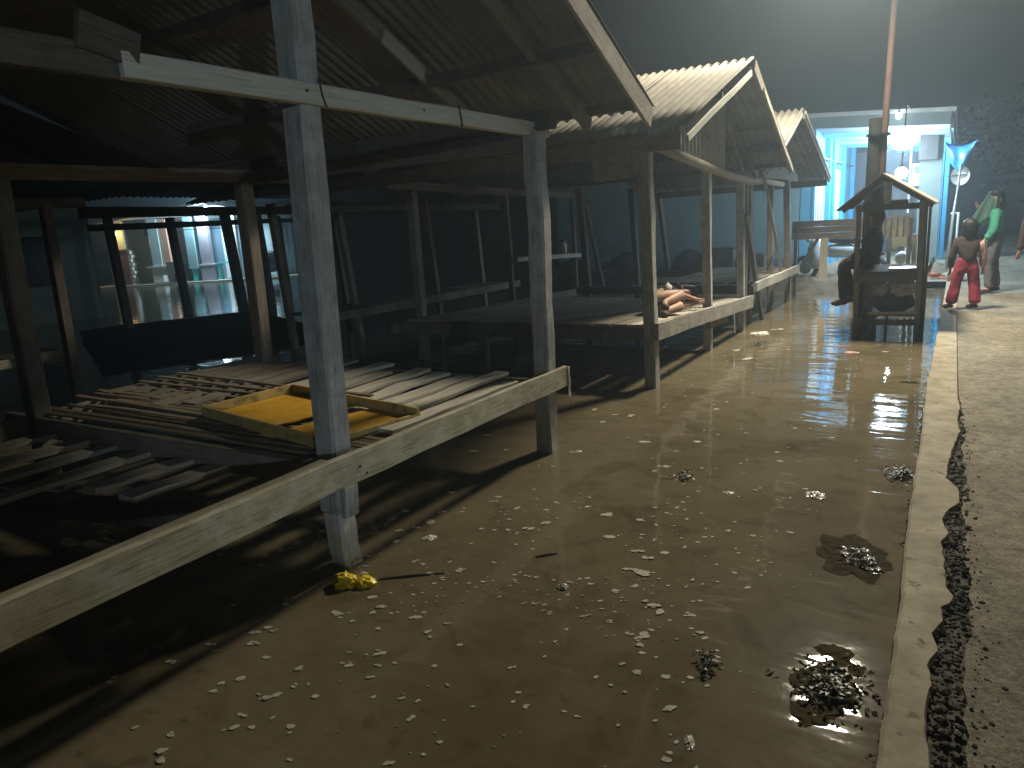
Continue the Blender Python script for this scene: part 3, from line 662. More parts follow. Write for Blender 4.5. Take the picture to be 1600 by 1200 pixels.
# ================================================================== TRAY on the near stall
def tray():
    t = thing('drying_tray', (-3.1, 2.8, .59), 'shallow yellow wooden drying tray lying on the deck of the nearest stall', 'tray')
    A, B, C, D = Vector((-3.87, 2.62, .60)), Vector((-3.79, 3.26, .60)), Vector((-2.53, 3.03, .60)), Vector((-2.66, 2.40, .60))
    up = Vector((0, 0, .012))
    # floor in two boards with an open slot between them
    def q(u, v): return (A.lerp(D, u)).lerp(B.lerp(C, u), v)
    for (u0, u1, name) in ((.02, .53, 'tray_board'), (.63, .985, 'tray_board')):
        b = MB(); m = 4
        pts = [q(u0, .03), q(u1, .03), q(u1+(.05 if u0 < .1 else 0.0), .97), q(u0+(.06 if u0 > .1 else 0), .97)]
        b.add([p+Vector((0, 0, .004)) for p in pts]+[p+up for p in pts], [(0, 1, 2, 3), (4, 5, 6, 7), (0, 1, 5, 4), (1, 2, 6, 5), (2, 3, 7, 6), (3, 0, 4, 7)])
        b.build(name, M['tray'], t)
    for (a, b2) in ((A, B), (B, C), (C, D), (D, A)):
        h = .062 if (a, b2) != (C, D) else .03
        z = Vector((0, 0, h/2+.001)); d = (b2-a).normalized()*.012
        MB().bar(a+z-d, b2+z+d, .02, h, seg=3, jit=.0015).build('tray_rim', M['tray_rim'], t)
tray()

# ================================================================== KIOSK
def kiosk():
    t = thing('wooden_kiosk', (-.68, 10.2, 0), 'small gabled wooden kiosk standing in the water beside the kerb', 'kiosk')
    P = lambda *a, **k: timber(*a, **k)
    yf, yb = 9.7, 10.8; xl, xr = -1.02, -.36
    for (x, y, w) in ((xl, yf, .06), (xr, yf, .065), (xl, yb, .06), (xr, yb, .06), (xl+.12, 10.25, .05)):
        P('post', 'mid_wood', t, (x+.02, y, -.3), (x, y, 1.60), w*.85, w*.85, up=(0, 1, 0), seg=4, jit=.002)
    P('post', 'mid_wood', t, (xr+.075, yf+.35, -.3), (xr+.075, yf+.35, 1.58), .03, .05, up=(0, 1, 0), seg=3)
    for y in (yf, yb): P('top_rail', 'dark_wood', t, (xl-.04, y+.05, 1.55), (xr+.04, y+.05, 1.55), .04, .06, seg=2)
    for x in (xl, xr): P('top_rail', 'dark_wood', t, (x, yf, 1.53), (x, yb, 1.53), .04, .05, seg=2)
    # roof: two boarded slopes, their light and shade put into the wood tones
    ridge = (-.77, 1.93)
    for sx, ex, ez, mt in ((-1, -1.24, 1.545, 'dark_wood'), (1, -.22, 1.565, 'plank')):
        for k in range(5):
            y0 = yf-.16+k*(1.42/5); y1 = y0+1.42/5-.006
            P('roof_board', mt, t, (ridge[0], (y0+y1)/2, ridge[1]+.004*(k % 2)), (ex, (y0+y1)/2, ez+.004*(k % 2)), y1-y0, .022, up=(0, 0, 1), seg=2, jit=.001)
    P('gable_panel', 'dark_wood', t, (-.98, yf-.01, 1.60), (-.50, yf-.01, 1.60), .02, .06, seg=2)
    P('king_board', 'pale_end', t, (-.715, yf-.03, 1.83), (-.715, yf-.03, 1.585), .075, .02, up=(0, 1, 0), seg=2)
    P('rafter', 'dark_wood', t, (-.77, yf, 1.89), (-1.2, yf, 1.53), .03, .05, seg=2)
    P('rafter', 'dark_wood', t, (-.77, yf, 1.89), (-.25, yf, 1.54), .03, .05, seg=2)
    P('gable_panel', 'sack_w', t, (-.6, yb, 1.6), (-.5, yb, 1.6), .02, .05) if False else None
    # counter
    for k in range(5):
        y = yf+.02+k*.21
        P('counter_board', 'mid_wood', t, (xl-.02, y+.1, .79), (xr+.02, y+.1, .79), .20, .025, seg=2, jit=.001)
    P('apron', 'dark_wood', t, (xl, yf-.04, .725), (xr, yf-.04, .745), .022, .10, seg=2)
    P('apron', 'dark_wood', t, (xl-.02, yf, .72), (xl-.02, yb, .72), .022, .10, seg=2)
    P('rail', 'plank', t, (xl+.16, yf-.02, .30), (xr+.02, yf-.02, .31), .03, .03, seg=2)
    P('rail', 'slat', t, (xl, yf+.1, .17), (xr+.02, yf+.1, .18), .03, .07, seg=2)
    P('rail', 'beam', t, (xr+.11, yf+.05, .80), (xr+.12, yb, .86), .03, .05, seg=2)
    P('shelf', 'dark_wood', t, (xl+.05, 10.25, .26), (xr, 10.25, .26), .9, .02, seg=2)
    P('inner_post', 'dark_wood', t, (xl+.17, yf+.05, -.2), (xl+.16, yf+.05, .76), .05, .04, up=(0, 1, 0), seg=2)
    P('inner_post', 'dark_wood', t, (-.68, yf+.08, -.2), (-.66, yf+.08, .26), .03, .03, up=(0, 1, 0), seg=2)
    s = tag(MB().bar((-.67, yf+.17, .818), (-.385, yf+.17, .823), .26, .03, seg=3, jit=.004).build('white_plastic_sheet', M['plastic_white']), 'folded white plastic sheet shining on the right end of the kiosk counter', 'plastic sheet')
    b = MB().blob((-.76, 9.93, .58), (.10, .12, .10), 3, .5, 2.6, 3); tag(b.build('tarpaulin_bundle', M['sack'], smooth=True), 'smaller grey bundle tucked under the kiosk counter', 'bundle')
    b = MB().blob((-.52, 9.93, .585), (.155, .13, .095), 3, .55, 2.6, 8); tag(b.build('tarpaulin_bundle', M['sack'], smooth=True), 'larger crumpled grey bundle at the right under the kiosk counter', 'bundle')
    b = MB().blob((-.62, 10.05, .41), (.24, .2, .15), 3, .25, 2.2, 5); tag(b.build('sack', M['sack_dark'], smooth=True), 'dark brown sack on the low shelf of the kiosk beneath the grey bundles', 'sack')
kiosk()

# ================================================================== STREET LAMP / POLE
def street_lamp():
    t = thing('street_lamp', (-.93, 11.4, 0), 'tall rusty iron street lamp pole lashed to a dark stump behind the kiosk', 'street lamp')
    MB().tube([(-.95, 11.42, -.3), (-.93, 11.4, 2.4), (-.89, 11.4, 4.2), (-.86, 11.4, 5.4)], [.048, .045, .04, .036], 10).build('pole', M['iron'], t, True)
    MB().tube([(-1.07, 11.38, -.3), (-1.05, 11.38, 1.4), (-1.04, 11.38, 2.72)], [.092, .088, .082], 10, .03).build('stump', M['black_pole'], t, True)
    for z in (.9, 1.8, 2.5): MB().tube([(-1.0, 11.39, z-.015), (-1.0, 11.39, z+.015)], .15, 12).build('strap', M['black_pole'], t)
    MB().tube([(-.86, 11.4, 5.35), (-.82, 11.25, 5.55), (-.95, 10.75, 5.62), (-1.1, 10.3, 5.60)], .026, 8).build('arm', M['iron'], t, True)
    MB().bar((-1.09, 10.35, 5.58), (-1.19, 9.75, 5.50), .20, .10, seg=3, taper=.8).build('lamp_head', M['dark'], t)
    MB().bar((-1.115, 10.22, 5.515), (-1.175, 9.86, 5.465), .13, .03, seg=1).build('lens', M['lens_warm'], t)
    lamp('street_lamp_light', 'SPOT', (-1.15, 10.0, 5.30), P_STREET, (1, .89, .68), t, .38, aim=(0, 8.0, 0), cone=150, blend=.6)
street_lamp()

# ================================================================== BLUE HOUSE
def blue_house():
    t = thing('blue_house', (-5, 20, 0), 'bright blue house with a lit flat roofed porch and teal side wall', 'house')
    def bx(name, mat, x0, x1, y0, y1, z0, z1, parent=None):
        return MB().bar(((x0+x1)/2, y0, (z0+z1)/2), ((x0+x1)/2, y1, (z0+z1)/2), x1-x0, z1-z0).build(name, M[mat], parent or t)
    bx('teal_wall', 'teal', -8.9, -2.95, 17.0, 17.2, -.3, 2.95)
    bx('dark_backdrop_wall', 'dark', -17.5, -8.91, 16.9, 17.2, -.3, 2.9); bx('dark_backdrop_roof', 'dark', -18, -8.7, 16.3, 20, 2.95, 3.05)  # dark wall and roof added to keep the background black here
    bx('plinth', 'dusk_blue', -8.9, -2.95, 16.94, 16.997, -.3, .5)
    bx('corner_pier', 'lit_blue', -2.945, -2.72, 16.98, 17.25, -.3, 3.17)
    bx('corner_edge', 'sky_blue', -2.718, -2.66, 16.96, 16.995, -.3, 3.17)
    bx('porch_side_wall', 'lit_blue', -2.945, -2.75, 17.26, 24.2, 0, 3.17)
    # curtained windows of the porch side wall, bars in front
    for (y0, y1) in ((17.35, 18.7), (19.9, 21.2)):
        w = bx('window', 'white', -2.748, -2.71, y0, y1, .55, 2.45)
        n = 6
        for k in range(n):
            a = y0+.07+(y1-y0-.1)*k/n
            bx('curtain_panel', 'curtain' if k % 2 else 'white', -2.708, -2.69, a, a+(y1-y0-.1)/n-.07, .62, 2.38)
        bx('window_head', 'sky_blue', -2.705, -2.66, y0-.05, y1+.05, 2.46, 2.54)
    for y in (18.9, 19.55, 21.5, 23.6): bx('pilaster', 'sky_blue', -2.747, -2.64, y, y+.22, 0, 3.16)
    bx('rail', 'dusk_blue', -2.70, -2.66, 17.2, 23.5, 2.60, 2.64)
    bx('back_wall', 'navy_wall', -2.74, -.3, 24.2, 24.4, 0, 3.0)
    bx('porch_floor', 'road', -2.74, -.1, 17.6, 24.19, -.2, .12)
    def sl(name, mat, x0, z0, x1, z1, y0, y1, th):
        return MB().bar((x0, (y0+y1)/2, (z0+z1*0)), (x1, (y0+y1)/2, z1), y1-y0, th).build(name, M[mat], t)
    sl('ceiling', 'soffit', -2.95, 3.21, -.26, 3.02, 17.26, 24.19, .05)
    for y in (18.4, 21.2, 22.6): sl('ceiling_beam', 'lit_blue', -2.74, 3.13, -.28, 2.95, y, y+.16, .09)
    sl('fascia', 'fascia_grey', -3.0, 3.315, -.24, 3.105, 17.0, 17.255, .24)
    sl('roof_slab', 'offwhite', -3.6, 3.50, -.16, 3.25, 16.85, 24.5, .07)
    bx('end_fascia', 'fascia_grey', -.235, -.19, 17.26, 24.2, 2.93, 3.19)
    bx('gable_panel', 'offwhite', -3.6, -3.01, 16.98, 17.1, 2.96, 3.44)
    bx('pillar', 'fascia_grey', -.80, -.37, 18.9, 19.3, -.2, 2.98)
    bx('pillar', 'sky_blue', -.52, -.37, 20.6, 20.8, 0, 2.95)
    bx('pillar', 'sky_blue', -.35, -.26, 21.0, 21.15, 0, 2.92)
    bx('meter_box', 'dark', -.82, -.46, 18.62, 18.88, 2.42, 2.97)
    bx('conduit', 'offwhite', -.99, -.96, 18.7, 18.73, .4, 3.0)
    bx('door', 'cream', -2.3, -1.9, 24.14, 24.195, .12, 2.2)
    bx('door', 'dark', -1.75, -.95, 24.15, 24.195, .12, 2.1)
    s = bx('lit_cabinet', 'screen_white', -1.18, -.72, 23.6, 23.75, 1.95, 2.55)
    MB().bar((-.95, 23.59, 2.38), (-.95, 23.595, 2.38), .34, .2).build('cabinet_sign', M['screen_green'], s)
    bx('lintel', 'sky_blue', -1.6, -.4, 23.9, 24.1, 2.9, 3.1)
    for (nm, p, r, pw, gl) in (('globe_lamp', (-1.08, 17.65, 2.86), .25, P_PORCH, 'glaring white lamp under the porch of the blue house, its globe enlarged to match the glare'), ('globe_lamp', (-1.13, 16.78, 3.22), .055, 0, 'small white bulb on the porch fascia above the large globe'), ('globe_lamp', (-.93, 15.2, 2.09), .10, 210, 'lower white globe lamp just above the kiosk roof')):  # large globe swollen to the size of the lamp's glare
        g = thing(nm, p, gl, 'lamp')
        MB().blob(p, r, 3, 0).build('glass_globe', M['lens_cold'], g, True)
        q = Vector(p)
        MB().tube([q+Vector((0, 0, r*.9)), q+Vector((0, 0, r*1.3))], r*.35, 8).build('lamp_cap', M['dark'], g)
        if r == .10: MB().tube([q+Vector((0, 0, .1)), q+Vector((0, .4, 1.2)), q+Vector((0, 1.8, 1.25))], .012, 6).build('lamp_cable', M['dark'], g)
        else: MB().tube([q+Vector((0, 0, r)), q+Vector((0, .15, r+.12)), q+Vector((0, .3, .25 if r > .1 else .02))], .014, 6).build('lamp_bracket', M['dark'], g)
        if pw: lamp('globe_light', 'POINT', q+Vector((0, .0, -r-.04)), pw, (.72, .90, 1), g, r)
    # fill lamp added under the porch ceiling to brighten the blue walls
    g = thing('porch_fill_lamp', (-1.4, 20.3, 3.05), 'added flat white fill lamp under the porch roof, brightening the walls', 'lamp')
    MB().tube([(-1.4, 20.3, 3.02), (-1.4, 20.3, 3.07)], .16, 12).build('diffuser', M['lens_cold'], g)
    lamp('porch_fill_light', 'POINT', (-1.4, 20.2, 2.85), P_PORCH*1.25, (.74, .91, 1), g, .16)
blue_house()

def dish_and_tarp():
    t = thing('satellite_dish', (.1, 17.9, 0), 'round white dish on a thin mast beside the blue pillars', 'satellite dish')
    b = MB(); n = 18; c = Vector((-.02, 17.9, 2.02)); vs = [c+Vector((0, .05, 0))]
    for k, rr in enumerate((.09, .17)):
        for i in range(n):
            a = 2*math.pi*i/n; vs.append(c+Vector((math.cos(a)*rr, .05-.25*rr*rr*6, math.sin(a)*rr*1.15)))
    fs = [(0, 1+i, 1+(i+1) % n) for i in range(n)]+[(1+i, 1+n+i, 1+n+(i+1) % n, 1+(i+1) % n) for i in range(n)]
    b.add(vs, fs); b.build('reflector', M['offwhite'], t, True)
    MB().tube([(-.16, 17.95, .12), (-.10, 17.95, 1.2), (-.02, 17.97, 2.05)], .02, 7).build('mast', M['tin'], t, True)
    MB().tube([c+Vector((0, -.0, -.17)), c+Vector((-.02, -.22, -.04))], .008, 5).build('feed_arm', M['dark'], t)
    MB().tube([c+Vector((-.22, 0.02, .0)), c+Vector((.1, 0.02, .01))], .012, 5).build('bracket', M['dark'], t)
    # blue tarpaulin slung from the porch corner
    b = MB(); nu, nv = 22, 14; vs = []
    for j in range(nv+1):
        for i in range(nu+1):
            u = i/nu; v = j/nv
            x = -.33+.56*u; yy = 18.0-.35*v*(1-v)*4*.4-.3*u
            depth = .55*(math.sin(math.pi*min(1, u*1.05))**.8)*(1 if u < .9 else .8)+.03
            z = 2.72-.04*u-.09*math.sin(math.pi*u)*(1-v)-depth*v+.02*math.sin(14*u+3*v)*v
            vs.append((x-.03*math.sin(9*v)*u*v, yy+.04*math.sin(17*u)*v, z))
    b.add(vs, [(j*(nu+1)+i, j*(nu+1)+i+1, (j+1)*(nu+1)+i+1, (j+1)*(nu+1)+i) for j in range(nv) for i in range(nu)])
    o = b.build('tarpaulin', M['tarp'], smooth=True); tag(o, 'sagging blue tarpaulin slung from the porch corner of the blue house', 'tarpaulin')
    so = o.modifiers.new('thickness', 'SOLIDIFY'); so.thickness = .006
    # tarp pole and gate post
    t = thing('tarpaulin_pole', (-.12, 17.5, .13), 'slim leaning grey pole propping up the blue tarpaulin', 'pole')
    MB().tube([(-.13, 17.4, .12), (-.08, 17.5, 1.2), (-.02, 17.62, 2.24)], .018, 7).build('pole_shaft', M['tin'], t, True)
    t = thing('gate_post', (0, 18.3, .13), 'short pale gate post with a top bar at the roadside', 'post')
    MB().tube([(.0, 18.3, .1), (.0, 18.3, 1.28)], .025, 7).build('upright', M['offwhite'], t, True)
    MB().tube([(-.14, 18.35, 1.26), (.02, 18.3, 1.26)], .02, 7).build('top_bar', M['offwhite'], t, True)
dish_and_tarp()

# ================================================================== BARRIER, CART, SCOOTER, RUBBLE in front of the blue house
def barrier():
    t = thing('wooden_counter', (-1.7, 14, 0), 'brown boarded wooden counter raised on stakes before the blue house', 'counter')
    P = lambda *a, **k: timber(*a, **k)
    for k, z in enumerate((1.07, 1.18, 1.29)):
        P('board', 'mid_wood', t, (-2.56, 14.0+.01*k, z), (-1.28, 14.0, z), .025, .105, seg=3)
        P('board', 'mid_wood', t, (-1.265, 14.0, z), (-.66, 14.01, z-.02), .025, .105, seg=3)
    for k in range(6): P('picket', 'beam', t, (-1.18+k*.09, 13.97, 1.0), (-1.18+k*.09, 13.97, 1.36+.04*(k % 2)), .06, .02, up=(0, 1, 0), seg=1)
    for x, z0 in ((-2.5, -.2), (-1.5, -.2), (-.68, -.2), (-1.22, -.2)): P('stake', 'dark_wood', t, (x, 14.05, z0), (x, 14.05, 1.3), .06, .06, up=(0, 1, 0), seg=2)
    P('hanging_plank', 'plank', t, (-2.02, 13.94, .30), (-1.99, 13.94, 1.04), .13, .03, up=(0, 1, 0), seg=3, jit=.006)
    P('brace', 'dark_wood', t, (-2.5, 13.98, .35), (-2.1, 13.98, 1.05), .05, .04, up=(0, 1, 0), seg=2)
    c = thing('food_cart', (-.82, 14.6, 0), 'yellow edged wooden cart panel with an arched opening beneath the counter', 'cart')
    for x in (-1.02, -.62): P('cart_leg', 'beam', c, (x, 14.6, 0), (x, 14.6, 1.02), .07, .07, up=(0, 1, 0), seg=2)
    n = 10; arch = [(-.97, .98), (-.67, .98)]
    b = MB(); vs = []; 
    for i in range(n+1):
        a = math.pi*i/n; vs += [(-.82-.13*math.cos(a), 14.58, .66+.15*math.sin(a)), (-.82-.165*math.cos(a) if 0 < i < n else -.82-.165*math.cos(a), 14.58, 1.0)]
    fs = [(2*i, 2*i+1, 2*i+3, 2*i+2) for i in range(n)]
    b.add(vs, fs); o = b.build('arch_panel', M['cream'], c); so = o.modifiers.new('thickness', 'SOLIDIFY'); so.thickness = .03
    P('cart_shelf', 'plank', c, (-1.0, 14.65, .42), (-.64, 14.65, .42), .3, .03, seg=1)
    MB().blob((-.82, 14.62, .60), (.1, .1, .13), 2, .1, 2).build('cart_pot', M['plastic_white'], c, True)
    MB().bar((-1.0, 14.66, .24), (-.64, 14.66, .24), .28, .26).build('cart_box', M['dark'], c)
barrier()

def scooter():
    t = thing('motor_scooter', (-2.0, 15.4, .2), 'silver blue motor scooter parked in the dark behind the wooden counter', 'scooter')
    z0 = .14
    for x, nm in ((-2.55, 'wheel'), (-1.35, 'wheel')):
        b = MB(); n = 18; pts = [(x+math.cos(2*math.pi*i/n)*.21, 15.4, z0+.25+math.sin(2*math.pi*i/n)*.21) for i in range(n+1)]
        w = MB().tube(pts, .045, 8).build('wheel', M['dark'], t, True)
        MB().tube([(x, 15.37, z0+.25), (x, 15.43, z0+.25)], .11, 12).build('hub', M['tin'], w)
    MB().blob((-1.9, 15.4, .72), (.42, .16, .14), 3, .15, 2, 1).build('body', M['scooter'], t, True)
    MB().blob((-2.35, 15.4, .66), (.16, .2, .3), 3, .12, 2, 2).build('front_shield', M['scooter'], t, True)
    MB().blob((-1.55, 15.4, .66), (.26, .15, .15), 3, .1, 2, 4).build('tail_panel', M['scooter'], t, True)
    MB().blob((-1.78, 15.4, .92), (.40, .14, .07), 3, .08, 2, 3).build('seat', M['dark'], t, True)
    MB().tube([(-2.34, 15.12, 1.12), (-2.38, 15.4, 1.10), (-2.34, 15.68, 1.12)], .02, 7).build('handlebar', M['dark'], t, True)
    MB().tube([(-2.55, 15.4, z0+.3), (-2.38, 15.4, 1.1)], .03, 7).build('fork', M['tin'], t, True)
    MB().blob((-2.50, 15.4, .98), (.06, .09, .08), 2, 0).build('headlight', M['plastic_white'], t, True)
scooter()

def rubble():
    b = MB().bar((-.10, 15.35, .12), (.13, 15.35, .12), .40, .40, seg=2, jit=.004).build('kerb_end_block', M['tan_block'])
    tag(b, 'tan rendered block closing the far end of the kerb', 'block')
    base = thing('brick_heap', (-.35, 15.7, 0), 'low heap of red bricks beside the tan kerb end block', 'brick heap')
    for i in range(22):
        x = -.62+random.random()*.5; y = 15.5+random.random()*.55; z = .02+.20*random.random()*(1-abs(x+.35)/.5)
        a = random.uniform(0, 3.1); d = Vector((math.cos(a), math.sin(a), random.uniform(-.2, .2)))*.10
        MB().bar(Vector((x, y, z))-d, Vector((x, y, z))+d, .10, .065, seg=1).build('brick', M['brick'], base)
    # dark heaps against the teal wall
    for k, (x, y, z, r, mt, nm, lb) in enumerate(((-6.6, 16.2, .35, (.55, .4, .42), 'sack_dark', 'sack', 'wide dark sack slumped against the teal wall at its left'), (-5.2, 16.3, .4, (.4, .35, .38), 'black_cloth', 'sack', 'black sack slumped at the middle of the teal wall'), (-7.9, 16.1, .3, (.6, .4, .35), 'sack_dark', 'sack', 'flattened dark sack at the far left foot of the teal wall'))):
        tag(MB().blob((x, y, z), r, 3, .3, 2, k+20).build(nm, M[mt], smooth=True), lb, 'sack', 'sacks along the teal wall')
    for (x, y, s, lb) in ((-4.45, 16.3, .62, 'larger dark wooden crate standing by the teal wall'), (-3.75, 16.4, .48, 'smaller dark wooden crate nearest the blue corner pier')):
        c = thing('crate', (x, y, 0), lb, 'crate', 'crates along the teal wall')
        for k in range(4):
            z = .12+s*(k+.5)/4*1.15
            MB().bar((x-s/2, y-.25, z), (x+s/2, y-.25, z), .02, s*.25).build('crate_slat', M['dark_wood'], c)
        MB().bar((x-s/2, y+.02, .1+s*.55), (x+s/2, y+.02, .1+s*.55), .5, s*1.05).build('crate_core', M['dark_wood'], c)
    j = thing('water_jug', (-5.62, 10.88, 1.08), 'small white jug with dark lid on the shelf behind the second stall', 'jug')
    MB().tube([(-5.62, 10.88, 1.07), (-5.62, 10.88, 1.22), (-5.62, 10.88, 1.27)], [.065, .065, .03], 10).build('jug_body', M['plastic_white'], j, True)
    MB().tube([(-5.62, 10.88, 1.27), (-5.62, 10.88, 1.31)], .04, 8).build('jug_lid', M['dark'], j)
rubble()

# ================================================================== HOUSE ON THE LEFT
def left_house():
    P0 = Vector((-25.7, 18.65, 0)); U = Vector((.853, .522, 0)); N = Vector((.522, -.853, 0))
    t = thing('village_house', P0, 'pastel painted house at the left with a gabled porch and lit columns', 'house')
    def bx(name, mat, u0, u1, n0, n1, z0, z1, parent=None):
        a = P0+U*((u0+u1)/2)+N*n0+Vector((0, 0, (z0+z1)/2)); b = P0+U*((u0+u1)/2)+N*n1+Vector((0, 0, (z0+z1)/2))
        return MB().bar(a, b, abs(u1-u0), z1-z0).build(name, M[mat], parent or t)
    at = lambda u, n, z: P0+U*u+N*n+Vector((0, 0, z))
    # room walls one metre and a half behind the columns
    bx('wall', 'cream', -4.6, -2.0, -1.4, -1.2, 0, 3.0)
    bx('wall', 'brown_wall', -1.995, -.95, -1.4, -1.2, 0, 3.0)
    bx('wall', 'dusk_blue', -.945, 1.45, -1.4, -1.2, 0, 3.0)
    bx('wall', 'pale_blue', 1.455, 3.15, -1.4, -1.2, 0, 3.0)
    bx('wall', 'dusk_blue', 3.155, 3.9, -1.4, -1.2, 0, 2.6)
    bx('wall', 'dusk_blue', 4.6, 5.25, -1.4, -1.2, 0, 2.3)
    bx('floor', 'offwhite', -4.8, 5.4, -1.19, .5, -.35, .06)
    # door, pilasters, columns
    d = bx('door', 'grey_green', -4.35, -3.85, -1.19, -1.13, .1, 2.2); bx('door_frame', 'white', -3.83, -3.74, -1.19, -1.1, .08, 2.3)
    bx('door_panel', 'glass_dark', -4.2, -4.0, -1.125, -1.12, .4, 1.9)
    bx('transom', 'white', -4.4, -3.75, -1.19, -1.12, 2.32, 2.6)
    bx('pilaster', 'pink', -3.72, -3.38, -.6, -.3, .05, 2.55)
    bx('stone_pillar', 'mid_stone' if False else 'brown_wall', -3.52, -3.12, -.2, .2, .0, 1.42)
    bx('pillar_cap', 'brown_wall', -3.6, -3.04, -.26, .26, 1.425, 1.48)
    bx('column', 'cream', -3.45, -3.18, -.12, .12, 1.485, 2.6)
    for k in range(9):
        o = .05*(k % 2)+random.uniform(-.02, .02)
        bx('pillar_stone', 'white', -3.115+.03, -2.98+o, -.15, .18, .02+k*.158, .02+k*.158+.13)
    bx('column', 'pale_blue', -2.15, -1.78, -.15, .15, .75, 2.6); bx('column', 'pink', -1.775, -1.45, -.15, .1, .75, 2.6)
    bx('column_ledge', 'white', -2.42, -1.5, -.25, .25, .69, .745); bx('column_base', 'white', -2.2, -1.8, -.2, .2, .1, .685)
    bx('column', 'teal', -.72, -.38, -.15, .15, .56, 2.6); bx('column_base', 'teal_plastic', -.64, -.5, -.1, .1, .06, .555)
    bx('column', 'purple', -.20, .20, -.15, .15, .72, 2.6); bx('column_ledge', 'white', -.28, .30, -.22, .22, .665, .715); bx('column_base', 'purple', -.24, .24, -.2, .2, .0, .66)
    bx('door_frame', 'white', .26, .42, -1.19, -1.1, 0, 2.2); bx('door', 'pink', .44, .9, -1.19, -1.14, 0, 2.1)
    bx('column', 'white', 1.14, 1.32, -.12, .12, .17, 2.6); bx('column_base', 'white', 1.06, 1.40, -.2, .2, .0, .165)
    bx('porch_beam', 'white', -4.6, 3.2, -.2, .2, 2.61, 2.75)
    # arched window with two white bars, and small side windows
    w = bx('window', 'white', 2.18, 2.92, -1.195, -1.15, .98, 1.95)
    MB().tube([at(2.55, -1.17, 1.90), at(2.55, -1.14, 1.90)], .26, 16).build('arch_head', M['curtain'], t)
    for (z0, z1) in ((1.50, 1.88), (1.12, 1.44)): bx('window_pane', 'curtain', 2.30, 2.80, -1.148, -1.142, z0, z1)
    bx('window_pane', 'glass_dark', 2.3, 2.8, -1.148, -1.142, 1.0, 1.07)
    for (u0, u1, z0, z1, mt) in ((-2.95, -2.70, 1.95, 2.3, 'glass_dark'), (-2.62, -2.35, 1.95, 2.3, 'glass_dark'), (-2.80, -2.60, 1.55, 1.85, 'win_yellow'), (-2.72, -2.38, 1.15, 1.5, 'glass_dark')):
        f = bx('window', 'offwhite', u0-.03, u1+.03, -1.196, -1.16, z0-.03, z1+.03); bx('window_pane', mt, u0, u1, -1.158, -1.152, z0, z1)
    bx('far_window', 'white', 4.75, 5.2, -1.19, -1.15, .95, 1.4); bx('window_pane', 'dusk_blue', 4.8, 5.12, -1.148, -1.14, 1.0, 1.35)
    bx('side_wall_panel', 'sky_blue', 4.7, 5.2, -1.19, -1.16, .3, .93)
    # gable roof
    ap = (.45, 3.12)
    for (u0, z0, u1, z1, nm) in ((-5.2, 2.42, ap[0], ap[1], 'roof'), (ap[0], ap[1], 4.1, 2.35, 'roof')):
        b = MB(); th = .06
        vs = [at(u0, .6, z0), at(u1, .6, z1), at(u1, -2.5, z1), at(u0, -2.5, z0)]; vs += [v+Vector((0, 0, th)) for v in vs]
        b.add(vs, [(0, 1, 2, 3), (7, 6, 5, 4), (0, 4, 5, 1), (1, 5, 6, 2), (2, 6, 7, 3), (3, 7, 4, 0)]); b.build('roof', M['dark'], t)
        MB().bar(at(u0, .63, z0-.01), at(u1, .63, z1-.01), .03, .14).build('fascia', M['white'], t)
    g = MB(); g.add([at(-4.6, -1.15, 2.5), at(3.4, -1.15, 2.5), at(ap[0], -1.15, 3.08)], [(0, 1, 2)]); o = g.build('gable_wall', M['white'], t)
    o.modifiers.new('thickness', 'SOLIDIFY').thickness = .04
    # lamps
    q = at(.40, .42, 2.90)
    g = thing('porch_lamp', q, 'small glaring cold white lamp under the gable peak of the pastel house', 'lamp')
    MB().blob(q, .085, 2, 0).build('bulb', M['lens_cyan'], g, True); MB().tube([q+Vector((0, 0, .07)), q+Vector((0, 0, .13))], .04, 8).build('lamp_cap', M['dark'], g)
    MB().bar(q+U*.1+Vector((0, 0, .03)), q+U*.42+Vector((0, 0, -.02)), .03, .03).build('lamp_arm', M['dark'], g)
    lamp('porch_light', 'POINT', q+N*.1+Vector((0, 0, -.16)), P_HOUSE, (.66, .92, 1), g, .08)
    q = at(-3.45, .32, 2.10)
    g = thing('wall_lantern', q, 'warm yellow lantern glowing on the stone pillar of the pastel house', 'lamp')
    MB().blob(q, (.12, .12, .15), 2, 0).build('lantern_glass', M['lens_yellow'], g, True); MB().tube([q+Vector((0, 0, .14)), q+Vector((0, 0, .22))], [.13, .03], 8).build('lantern_cap', M['dark'], g)
    lamp('lantern_light', 'POINT', q+N*.2, 22, (1, .62, .25), g, .08)
    # things on the porch
    for (u, mt, lb) in ((-1.2, 'dark', 'dark table beside the pink and blue column of the pastel house'), (.62, 'teal_plastic', 'turquoise plastic table by the doorway of the pastel house')):
        k = thing('porch_table', at(u, -.3, .06), lb, 'table')
        MB().bar(at(u-.32, -.3, .72), at(u+.32, -.3, .72), .5, .05).build('table_top', M[mt], k)
        for du in (-.27, .27): MB().bar(at(u+du, -.3, .06), at(u+du, -.3, .695), .05, .4, up=N).build('leg', M[mt], k)
    k = thing('plastic_chair', at(-1.25, .25, .06), 'grey plastic chair in front of the dark porch table', 'chair')
    MB().bar(at(-1.48, .25, .45), at(-1.02, .25, .45), .42, .04).build('seat', M['grey_green'], k); MB().bar(at(-1.48, .45, .68), at(-1.02, .45, .68), .04, .42).build('backrest', M['grey_green'], k)
    for du in (-.2, .2):
        for dn in (.08, .42): MB().bar(at(-1.25+du, dn, .06), at(-1.25+du, dn, .43), .04, .04, up=N).build('leg', M['grey_green'], k)
    k = thing('laundry_rack', at(2.55, .3, -.1), 'bent laundry rack hung with red and black clothes before the arched window', 'laundry rack')
